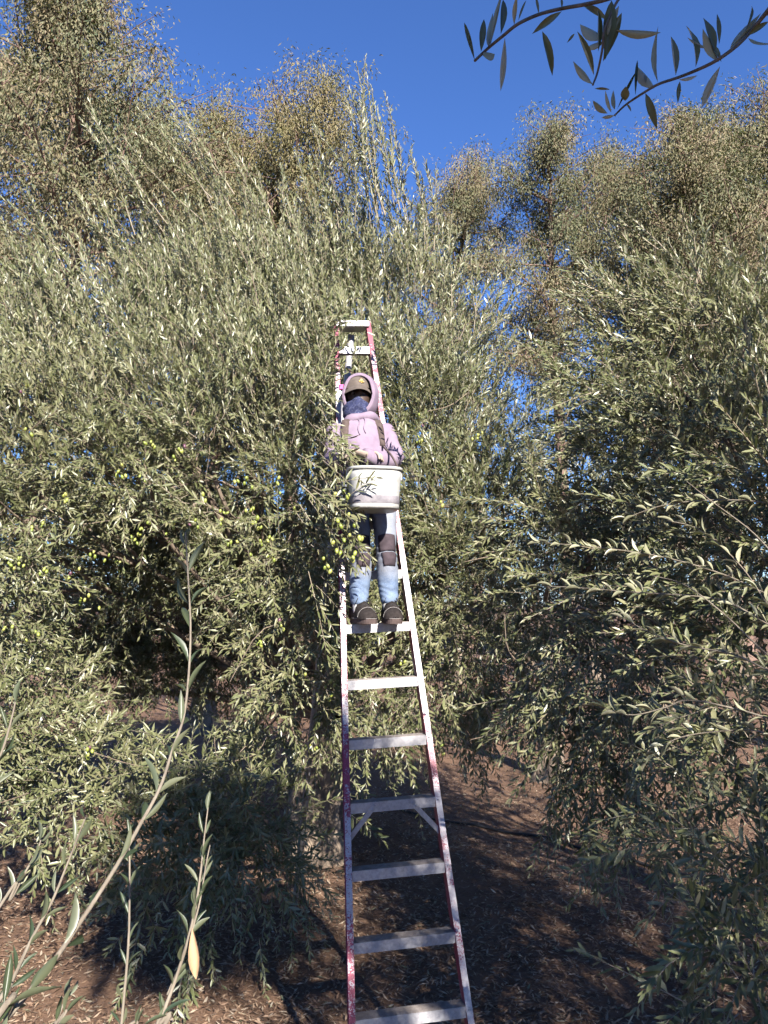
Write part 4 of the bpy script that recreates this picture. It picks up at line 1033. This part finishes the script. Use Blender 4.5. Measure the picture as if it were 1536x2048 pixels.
def make_bucket():
    c = P(748, 1021, 4.02); fwd = nrm(-np.array([_b[0], _b[1], 0])); rt = _u
    bk = empty('picking_bucket', (c[0], c[1], c[2]), label='dull white oval picking bucket with grey base worn at the picker\'s waist', cat='bucket')
    def ring(z, a, b, p=3.4, n=40):
        o = []
        for k in range(n):
            t = 2*PI*k/n; x = math.cos(t); y = math.sin(t)
            a_, b_ = a*.87, b*.95; o.append(c+rt*(a_*np.sign(x)*abs(x)**(2/p))+fwd*(b_*np.sign(y)*abs(y)**(2/p)-(.03 if y < 0 else 0)*abs(y))+UP*z*.83)
        return o
    def shell(name, rows, m, parent, capb=False):
        n = 40; V = [p for r_ in rows for p in r_]
        F = [(i*n+k, i*n+(k+1) % n, (i+1)*n+(k+1) % n, (i+1)*n+k) for i in range(len(rows)-1) for k in range(n)]
        if capb: F.append(tuple(range(n-1, -1, -1)))
        return MB().add(V, F).build(name, m, parent, True)
    shell('tub', [ring(.075, .147, .128), ring(.10, .149, .129), ring(.19, .157, .134), ring(.256, .163, .137), ring(.256, .156, .131), ring(.18, .150, .127), ring(.08, .141, .122), ring(.078, .02, .02)], M_buck, bk)
    shell('base_band', [ring(.030, .146, .127), ring(.034, .1485, .129), ring(.074, .1495, .130), ring(.079, .1485, .129)], M_canvas, bk)
    shell('base_lip', [ring(.0, .138, .119), ring(.004, .145, .126), ring(.018, .1475, .128), ring(.029, .1465, .127)], M_buck, bk, True)
    shell('rim', [ring(.240, .1625, .1375), ring(.238, .166, .141), ring(.258, .168, .143), ring(.2605, .165, .140), ring(.2605, .156, .131)], M_buck, bk)
    for s in (-1, 1):
        MB().box(c+rt*s*.142+UP*.187, (.006, .02, .028), np.stack([rt, fwd, UP], 1)).build('strap_bracket', M_buck, bk, bevel=.004)
    # shoulder straps over the hoodie, down to the brackets
    for s in (-1, 1):
        pts = []
        for v, u in ((1.19, .088), (1.155, .096), (1.12, .102), (1.08, .105), (1.04, .106), (1.0, .106)): pts.append(drape(s*u-.02, v, .006, hood_bvh))
        V = []; t_ = np.linspace(0, 1, len(pts))
        for p, q in zip(pts, t_):
            w = .026-.010*q; V += [p-EU*w, p+EN*.004, p+EU*w]
        F = []
        for i in range(len(pts)-1): F += [(i*3, i*3+1, i*3+4, i*3+3), (i*3+1, i*3+2, i*3+5, i*3+4)]
        top = B(s*.085-.02, 1.218, .04); back = B(s*.08-.02, 1.19, -.035)
        nV = len(V); V += [back-EU*.026, back, back+EU*.026, top-EU*.026, top, top+EU*.026]
        F += [(nV, nV+1, nV+4, nV+3), (nV+1, nV+2, nV+5, nV+4), (nV+3, nV+4, 1, 0), (nV+4, nV+5, 2, 1)]
        o = MB().add(V, F).build('shoulder_strap', M_strap, bk, True)
        so = o.modifiers.new('thick', 'SOLIDIFY'); so.thickness = .005; so.offset = 0
        lo = pts[-1]; br = c+rt*s*.140+UP*.207
        MB().tube(spline([lo, (lo+br)/2+EN*.03, br], 8), .006, 6).build('lower_strap', M_strap, bk, True)
    return bk
bucket = make_bucket()

# ------------------------------------------------------------------ eucalyptus row behind the orchard
def euc_meshes(seed, h=20.0, R=2.6, base=.36, n_lobes=46, leaf=.125, mat_=None):
    r = np.random.default_rng(seed)
    paths = []; lc = []; lr = []; lp = []
    trunk = spline([(0, 0, 0), (r.normal(0, .3), r.normal(0, .3), h*.3), (r.normal(0, .5), r.normal(0, .5), h*.62), (r.normal(0, .4), r.normal(0, .4), h*.93)], 24)
    paths.append((trunk, .24, .04))
    for i in range(n_lobes):
        q = ((i+r.random())/n_lobes)**.75; z = h*(base+(1-base)*q*.97)
        prof = (math.sin(min(1, (q+.12)*1.1)*PI*.5)**.7)*(1-q**3.2)**.7
        rr = R*prof*math.sqrt(r.random())*1.05; th = r.uniform(0, 2*PI)
        i0 = np.searchsorted(trunk[:, 2], z-r.uniform(1.0, 2.6)*(.4+.6*prof)); i0 = int(np.clip(i0, 3, 23)); s = trunk[i0]
        c = np.array([s[0]+rr*math.cos(th), s[1]+rr*math.sin(th), z]); lc.append(c); lr.append(r.uniform(.45, 1.15)*(.65+.35*prof))
        m = (s+c)/2+np.array([0, 0, -.15])+r.normal(0, .15, 3)
        lp.append(spline([s, m, c], 8)); paths.append((lp[-1], .05, .012))
    base_p = []; ld = []; ll = []
    def spray(a, b, n, jit):
        for t in np.linspace(.15, 1.0, n):
            k = a+(b-a)*t+r.normal(0, jit, 3)
            if clump_noise(k[None]+3.1, 1.6)[0] < -.42: continue
            m = int(r.integers(26, 54)*(1.15-.35*t)); sz = r.uniform(.12, .23)
            off = np.clip(r.normal(0, 1, (m, 3)), -1.7, 1.7)*np.array([sz, sz, sz*1.25])-np.array([0, 0, 1])*r.uniform(0, .35, m)[:, None]
            base_p.append(k+off); ld.append(nrm(np.array([0, 0, -.75])+nrm(off+1e-6)*.45+r.normal(0, .38, (m, 3)))); ll.append(leaf*r.uniform(.6, 1.2, m))
    for c, rad, pth in zip(lc, lr, lp):
        spray(pth[3], c, 4, .22)
        out = nrm(c-pth[0]+np.array([0, 0, .5]))
        for _ in range(int(5*rad)+3):
            s0 = pth[r.integers(4, 8)]; d = nrm(out*.7+r.normal(0, .62, 3)+np.array([0, 0, .22])); e = s0+d*r.uniform(.7, 1.75)*(.55+.5*rad)
            spray(s0, e, int(r.integers(4, 7)), .16)
            paths.append((np.array([s0, (s0+e)/2+r.normal(0, .06, 3), e]), .016, .005))
    bp = np.concatenate(base_p); dd = np.concatenate(ld); L = np.concatenate(ll)
    n = r.normal(size=bp.shape); n = nrm(n-dd*np.sum(n*dd, 1, keepdims=True))
    V, T = leaf_tris(bp, dd, n, L, L*.27, False, r.uniform(-1, 2, len(bp)))
    cm = tri_mesh('crown', V, T); V, T = limb_tubes(paths, 6); tm = tri_mesh('trunk', V, T)
    tm.materials.append(M_eucbark); tm.polygons.foreach_set('use_smooth', np.ones(len(tm.polygons), bool))
    return cm, tm, len(bp)
EV_ = [euc_meshes(101, R=3.6, n_lobes=100), euc_meshes(102, R=2.6, n_lobes=70), euc_meshes(103, R=2.8, n_lobes=70)]
for k, (cm, tm, n) in enumerate(EV_): cm.materials.append(M_euc)
gold = EV_[1][0].copy(); gold.materials.clear(); gold.materials.append(M_euc2)
EUC = [  # px of the trunk, py of the top, distance, variant, spin, width, golden, label
    (150, -40, 20, 0, .4, 1.3, 0, 'tallest eucalyptus, its broad crown filling the upper left corner'),
    (-90, 60, 24, 2, 2.0, 1.3, 0, 'eucalyptus cut by the left edge beside the tallest one'),
    (470, 235, 29, 1, 1.2, 1.3, 1, 'low golden green eucalyptus just right of the tallest one'),
    (620, 165, 26, 2, 3.4, 1.2, 1, 'golden tinged eucalyptus with pointed top behind the olive tree'),
    (925, 325, 30, 1, 4.0, 1.1, 0, 'small eucalyptus right of the olive tree\'s upright shoots'),
    (1115, 275, 28, 2, 5.1, 1.15, 0, 'round topped eucalyptus between the small one and the hanging twig'),
    (1240, 300, 32, 1, .3, 1.15, 0, 'recessed eucalyptus in the gap between two taller crowns'),
    (1345, 185, 25, 2, 1.7, 1.3, 0, 'tall eucalyptus directly below the dark overhanging twig'),
    (1530, 195, 27, 1, 2.6, 1.35, 0, 'eucalyptus cut by the right edge of the picture'),
    (350, 260, 33, 2, .9, 1.5, 1, 'hazy eucalyptus filling the gap right of the tallest one'),
    (1440, 260, 34, 0, 5.6, 1.3, 0, 'distant eucalyptus filling the gap beside the right edge one')]
for px, py, Y, k, rot, wd, gd, label in EUC:
    t = P(px, py, Y); s = t[2]/20.0
    o = empty('eucalyptus_tree', (t[0], t[1], 0), label=label, cat='tree', group='eucalyptus row behind the orchard')
    o.rotation_euler.z = rot; o.scale = (s*wd, s*wd, s)
    for nm, me in (('crown', gold if gd else EV_[k][0]), ('trunk', EV_[k][1])):
        c = bpy.data.objects.new(nm, me); COL.objects.link(c); c.parent = o
        if nm == 'crown': c['kind'] = 'stuff'

# ------------------------------------------------------------------ further olive trees of the orchard
def far_olive(seed):
    cr = Crown(seed); r = cr.r
    lobes = []
    for i in range(13):
        d = nrm(r.normal(size=3)); d[2] = abs(d[2])*.9-.15
        lobes.append((np.array([0, 0, 2.9])+d*np.array([1.5, 1.5, 1.7]), r.uniform(.75, 1.1), 'up' if d[2] > .35 else ('mid' if d[2] > 0 else 'low'), 1.0))
    olive_crown(cr, lobes, 62, .105, None, .24, -.38, gap=.040)
    me = cr.mesh('crown'); me.materials.append(M_leaf); me.materials.append(M_twig)
    V, T = trunk_mesh((0, 0, -.06), (.05, 0, 1.4), .2, .15, seed)
    p = make_limbs(r, (.05, 0, 1.35), [l[0] for l in lobes], [l[1] for l in lobes], .05, 2); V2, T2 = limb_tubes(p, 5)
    tm = tri_mesh('trunk', np.concatenate([V, V2]), np.concatenate([T, T2+len(V)])); tm.materials.append(M_bark)
    return me, tm
FO = [far_olive(201), far_olive(202)]
for x, y, k, rot, s, label in [
    (2.3, 11.0, 0, .5, .92, 'pale olive tree in the gap between the laden tree and the right one'),
    (4.6, 13.0, 1, 2.1, 1.0, 'olive tree half hidden behind the right edge olive'),
    (0.4, 13.5, 1, 4.0, .95, 'olive tree hidden behind the laden tree, right of its trunk'),
    (-3.4, 15.0, 1, 5.0, 1.0, 'olive tree seen only through the dark hollow of the laden tree'), (-1.0, 16.5, 0, 2.5, 1.0, 'olive tree far behind the laden tree\'s trunk'),
    (-6.4, 11.5, 0, 3.0, .95, 'olive tree at far left behind the laden tree'),
    (7.5, 11.0, 0, 1.4, 1.05, 'olive tree behind the right edge of the picture'),
    (-9.5, 23.0, 1, .4, 1.1, 'distant olive tree at the left end of the last row'), (-5.6, 25.0, 0, 1.4, 1.1, 'distant olive tree below the tallest eucalyptus'),
    (-1.6, 24.0, 1, 2.4, 1.1, 'distant olive tree straight behind the trunk of the laden tree'), (2.4, 24.0, 0, 3.4, 1.1, 'distant olive tree behind the pale one in the gap'),
    (6.2, 23.0, 1, 4.4, 1.1, 'distant olive tree behind the right edge olive'), (10.0, 22.0, 0, 5.4, 1.1, 'distant olive tree at the right end of the last row')]:
    o = empty('olive_tree', (x, y, 0), label=label, cat='tree', group='olive trees of the next row')
    o.rotation_euler.z = rot; o.scale = (s, s, s)
    for nm, me in (('crown', FO[k][0]), ('trunk', FO[k][1])):
        c = bpy.data.objects.new(nm, me); COL.objects.link(c); c.parent = o
        if nm == 'crown': c['kind'] = 'stuff'

# ------------------------------------------------------------------ the olive tree behind the camera: its shade and its overhanging twig
def camera_tree():
    T0 = np.array([3.9, -2.7, 0.0])
    root = empty('olive_tree', T0, label='olive tree beside the viewpoint whose dark twig hangs into the upper right sky', cat='tree')
    top = T0+np.array([-.05, .1, 1.5])
    V, T = trunk_mesh(T0-np.array([0, 0, .08]), top, .22, .17, 9); link('trunk', tri_mesh('trunk', V, T), M_bark, root, True)
    cr = Crown(41)
    L_ = [((2.7, -2.5, 4.0), .85, 'mid', 1.1), ((3.7, -2.5, 4.2), 1.0, 'mid', 1.1), ((4.8, -2.5, 4.2), 1.0, 'mid', 1.2), ((5.9, -2.4, 3.9), 1.0, 'mid', 1.2), ((3.2, -2.4, 3.2), 1.0, 'mid', 1.1), ((4.4, -2.2, 3.1), 1.1, 'mid', 1.1),
          ((1.9, -2.5, 3.5), .6, 'mid', 1.1), ((.80, -.9, 4.38), .2, 'hang', 22), ((1.05, -1.2, 4.62), .22, 'mid', 18), ((1.25, -.8, 4.42), .2, 'hang', 22), ((1.02, -.6, 4.22), .16, 'low', 22), ((1.5, -1.3, 4.72), .24, 'mid', 16), ((1.55, -.9, 4.45), .16, 'low', 20), ((1.9, -1.5, 4.75), .26, 'low', 10), ((2.3, -2.2, 2.9), .8, 'low', 1.1), ((5.5, -2.2, 2.9), 1.0, 'mid', 1.1), ((6.8, -2.2, 2.9), 1.0, 'mid', 1.1), ((4.0, -3.4, 3.6), 1.0, 'mid', .7), ((3.4, -2.0, 2.1), 1.0, 'low', 1.1),
          ((4.6, -1.7, 2.0), 1.0, 'low', 1.1), ((2.3, -1.9, 1.8), .8, 'low', 1.0), ((3.4, -1.5, 1.2), .8, 'low', 1.0), ((4.8, -1.4, 1.2), .8, 'low', 1.0), ((5.9, -1.9, 1.8), .9, 'low', 1.1), ((3.3, -.6, 2.4), .6, 'low', 1.2), ((4.3, -.5, 2.0), .7, 'low', 1.2), ((1.95, .2, 3.45), .55, 'low', 1.3), ((2.4, .3, 2.8), .6, 'low', 1.2), ((3.0, .2, 2.0), .6, 'low', 1.2), ((5.2, -2.6, 5.0), .9, 'mid', 1.2), ((4.3, -2.6, 5.1), .75, 'mid', 1.2), ((5.0, -2.7, 5.9), .8, 'up', 1.2), ((6.1, -2.6, 5.3), .9, 'mid', 1.2), ((4.2, -2.8, 5.8), .5, 'up', 1.2), ((6.8, -2.5, 4.4), .9, 'mid', 1.2)]
    lobes = [(np.array(c), rd, st, w) for c, rd, st, w in L_]
    olive_crown(cr, lobes, 250, .088, None, .25, -.75, gap=.034)
    link('crown', cr.mesh('crown'), [M_leaf, M_twig], root, kind='stuff')
    p = make_limbs(np.random.default_rng(3), top, [l[0] for l in lobes], [l[1] for l in lobes], .06, 3)
    # bough that carries the overhanging twig
    j = P(1700, -160, 1.02)
    bough = spline([top, (2.8, -1.6, 3.2), (1.6, -.3, 3.7), j], 20); p.append((bough, .03, .006))
    V, T = limb_tubes(p, 6); link('limbs', tri_mesh('limbs', V, T), M_bark, root, True)
    lm = [big_leaf_mesh('leaf', .06, .18, M_leafbig), big_leaf_mesh('leaf', .2, .12, M_leafbig, .01), big_leaf_mesh('leaf', -.1, .3, M_leafbig)]
    def Z(x, y): return (900+x/2.415, y/2.415)
    r = np.random.default_rng(77)
    tw = [([(120, 293), (185, 232), (260, 170), (330, 115), (430, 70), (540, 42), (660, 20), (780, -10), (1000, -90), (1500, -260)], .98, .0024, .0042),
          ([(690, 410), (712, 350), (735, 240), (745, 150), (790, 40), (830, -20), (900, -60)], .94, .0016, .003),
          ([(795, 557), (850, 505), (940, 445), (1010, 405), (1100, 375), (1200, 335), (1290, 290), (1380, 225), (1440, 165), (1500, 95), (1560, 20), (1700, -160)], 1.0, .0016, .0048)]
    leaves = [
        (0, [(120, 293, 72, 125, .10), (150, 250, 165, 85, .2), (185, 225, 212, 40, .13), (195, 220, 235, -10, .08), (245, 165, 262, -15, .15), (310, 120, 316, -20, .2), (330, 100, 368, -15, .1), (160, 270, 214, 265, .75),
             (265, 180, 242, 428, .13), (430, 70, 414, -20, .12), (540, 55, 400, 152, .22), (445, 150, 512, 346, .23), (540, 40, 540, -20, .2), (640, 25, 762, 92, .28)]),
        (1, [(800, 145, 1022, 138, .2), (742, 190, 628, 100, .38), (742, 200, 650, 226, .45), (695, 365, 602, 162, .13), (602, 162, 563, 210, .15), (690, 408, 588, 314, .27), (750, 290, 775, 30, .2), (830, 60, 740, 292, .22), (716, 250, 706, 60, .12), (698, 428, 772, 434, .14), (760, 170, 825, 20, .3)]),
        (2, [(795, 557, 733, 566, .3), (762, 548, 697, 482, .36), (780, 545, 748, 440, .18), (795, 530, 787, 440, .22), (806, 530, 890, 365, .06), (846, 488, 850, 416, .7), (850, 500, 872, 542, .3), (944, 450, 1001, 614, .23),
             (985, 428, 903, 300, .34), (895, 462, 905, 250, .06), (945, 400, 944, 350, .3), (1005, 400, 968, 174, .11), (1090, 365, 1054, 190, .17), (1105, 385, 1195, 356, .25), (1110, 392, 1100, 496, .2), (1186, 326, 1190, 84, .16), (1252, 235, 1145, 186, .13),
             (1305, 320, 1228, 508, .2), (1300, 300, 1205, 162, .32), (1280, 260, 1246, 60, .25), (1300, 215, 1298, 44, .13), (1310, 300, 1255, 180, .25), (1352, 235, 1492, 76, .14), (1420, 165, 1492, -20, .05), (1440, 172, 1540, 108, .3), (1440, 184, 1545, 236, .32), (1500, 90, 1560, 60, .3)])]
    brs = []
    for pts, Y, r0, r1 in tw:
        w3 = np.array([P(*Z(x, y), Y+.012*math.sin(i*1.7)) for i, (x, y) in enumerate(pts)])
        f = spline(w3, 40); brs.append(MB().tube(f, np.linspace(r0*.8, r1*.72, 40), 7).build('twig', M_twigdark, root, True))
    for bi, ls in leaves:
        Y = tw[bi][1]
        for x0, y0, x1, y1, wr in ls:
            b = P(*Z(x0, y0), Y); t = P(*Z(x1, y1), Y+r.uniform(-.018, .018)); L = np.linalg.norm(t-b)
            # petiole, then blade
            nrml = np.array([r.normal(0, .25), -1.0*(1 if r.random() < .6 else -1), r.normal(0, .3)])
            place_leaf(lm[r.integers(3)], b, t, max(L*wr, .0035)*.95, nrml, brs[bi], off=T0)
    return root
cam_tree = camera_tree()

# ------------------------------------------------------------------ young shoots in the lower left foreground
def young_tree():
    T0 = np.array([-.95, .75, gz(-.95, .75)])
    root = empty('young_olive_tree', T0, label='slender young olive shoots with grey green leaves in the lower left foreground', cat='tree')
    r = np.random.default_rng(55)
    lm = [big_leaf_mesh('leaf', .06, .3, M_leafyoung), big_leaf_mesh('leaf', .15, .2, M_leafyoung, .012), big_leaf_mesh('leaf', -.05, .4, M_leafyoung)]
    stems = [  # pixels from bottom to tip, depth at bottom and tip, radii, node gap, leaf length
        ([(-60, 2110), (15, 2035), (105, 1925), (160, 1845), (222, 1750), (280, 1650), (320, 1575), (345, 1500), (368, 1430), (378, 1340), (381, 1250), (376, 1150), (371, 1065)], .78, 1.25, .0031, .0012, .050, .056),
        ([(235, 2130), (243, 2048), (256, 1900), (259, 1800), (259, 1700), (257, 1640)], 1.3, 1.4, .0028, .001, .040, .040),
        ([(285, 2120), (315, 2048), (340, 1990), (370, 1900), (390, 1820), (402, 1740), (408, 1680), (416, 1615)], 1.2, 1.32, .0036, .001, .036, .044),
        ([(335, 1990), (372, 1900), (398, 1810), (412, 1730), (420, 1690)], 1.24, 1.3, .002, .0008, .040, .036),
        ([(-40, 2060), (5, 2000), (60, 1885), (105, 1800), (130, 1740), (165, 1650), (172, 1635)], 1.05, 1.15, .003, .0009, .034, .044),
        ([(-30, 1860), (20, 1800), (45, 1755), (72, 1705), (82, 1680)], 1.1, 1.15, .0022, .0009, .036, .046),
        ([(-60, 1640), (-25, 1560), (5, 1500), (25, 1430), (32, 1395)], 1.0, 1.05, .0024, .0009, .034, .046),
        ([(75, 2120), (110, 2048), (130, 2000), (140, 1970)], 1.1, 1.15, .002, .0009, .03, .04)]
    crook = np.array([-1.0, .85, .95])
    tv, tt = trunk_mesh(T0-np.array([0, 0, .05]), crook, .05, .03, 4); link('trunk', tri_mesh('trunk', tv, tt), M_bark, root, True)
    for si, (pts, ya, yb, r0, r1, gap, LL) in enumerate(stems):
        k = len(pts); w3 = [P(px, py, ya+(yb-ya)*i/(k-1)) for i, (px, py) in enumerate(pts)]
        d0 = nrm(w3[0]-w3[1]); w3 = np.array([crook, (crook+w3[0])/2+d0*.15]+w3) if si != 3 else np.array(w3)
        f = spline(w3, 90); seg = np.linalg.norm(np.diff(f, axis=0), axis=1); s = np.concatenate([[0], np.cumsum(seg)])
        nb = 0 if si == 3 else int(90*2/(len(w3)-1)); rad = np.concatenate([np.linspace(r0*1.6, r0, nb), np.linspace(r0, r1, 90-nb)])
        sh = MB().tube(f, rad, 7).build('shoot', M_twigyoung, root, True)
        t, a, b = frames(f)
        for q, sn in enumerate(np.arange(s[nb]+.02, s[-1]+.001, gap)):
            i = min(int(np.searchsorted(s, sn)), 89); az = (q % 2)*PI/2+.5+r.normal(0, .3); top = sn > s[-1]-gap*1.2
            for sd in (0, PI):
                if r.random() < .06: continue
                rd = a[i]*math.cos(az+sd)+b[i]*math.sin(az+sd); ph = r.uniform(.35, .75)*(.5 if top else 1)
                d = nrm(t[i]*math.cos(ph)+rd*math.sin(ph)+r.normal(0, .08, 3)); L = LL*r.uniform(.65, 1.0)*(.8 if top else 1); bs = f[i]+rd*.002
                place_leaf(lm[r.integers(3)], bs, bs+d*L, L*r.uniform(.16, .21), t[i]*.6+r.normal(0, .5, 3)+UP*.2, sh, off=T0)
        if si == 2:
            M_dead = plain('dry_tan_leaf', (.34, .22, .13), .7, nscale=60, var=.2)
            md = big_leaf_mesh('dry_leaf', .05, .5, M_dead, .03)
            b0 = P(385, 1855, 1.24); t0 = P(392, 1962, 1.24); o = place_leaf(md, b0, t0, .016, (0.2, -1, .1), sh, 'dry_leaf', off=T0); o['label'] = 'dry curled tan leaf'
    return root
young = young_tree()

# ------------------------------------------------------------------ leaf litter, hose
def litter():
    r = np.random.default_rng(88); N = 120000
    y = 3.3+np.abs(r.normal(0, 1, N))*4.6; x = r.uniform(-1, 1, N)*(1.2+.62*y)
    kp = clump_noise(np.stack([x, y, 0*x], 1), 1.7)+.5*r.normal(size=N) > -.55; x, y = x[kp], y[kp]; N = len(x)
    z = gz(x, y)+r.uniform(.002, .02, N)
    th = r.uniform(0, 2*PI, N); d = nrm(np.stack([np.cos(th), np.sin(th), r.normal(0, .22, N)], 1)); n = nrm(np.stack([r.normal(0, .35, N), r.normal(0, .35, N), np.ones(N)], 1)); n = nrm(n-d*np.sum(n*d, 1, keepdims=True))
    L = r.uniform(.030, .068, N); V, T = leaf_tris(np.stack([x, y, z], 1), d, n, L, L*r.uniform(.16, .30, N), False, r.uniform(-2, 2, N))
    link('leaf_litter', tri_mesh('leaf_litter', V, T), M_litter, label='dry brown fallen olive leaves covering the orchard floor', cat='leaf litter', kind='stuff')
litter()
def hose():
    pts = [G(700, 1600), G(870, 1636), G(1060, 1672), G(1180, 1700), G(1300, 1730), G(1450, 1768), G(1620, 1800)]
    pts = [p+np.array([0, 0, .016]) for p in pts]
    f = spline(pts, 60); f[:, 2] = gz(f[:, 0], f[:, 1])+.018
    MB().tube(f, .014, 8).build('drip_hose', plain('black_polythene', (.018, .018, .02), .5), None, True, label='black irrigation hose lying across the shaded ground behind the ladder', cat='hose')
hose()
tris = sum(len(m.polygons) for m in bpy.data.meshes)
print('POLYS', tris, 'OBJ', len(bpy.data.objects), 'hero leaves', hero_cr.nl, [e[2] for e in EV_])
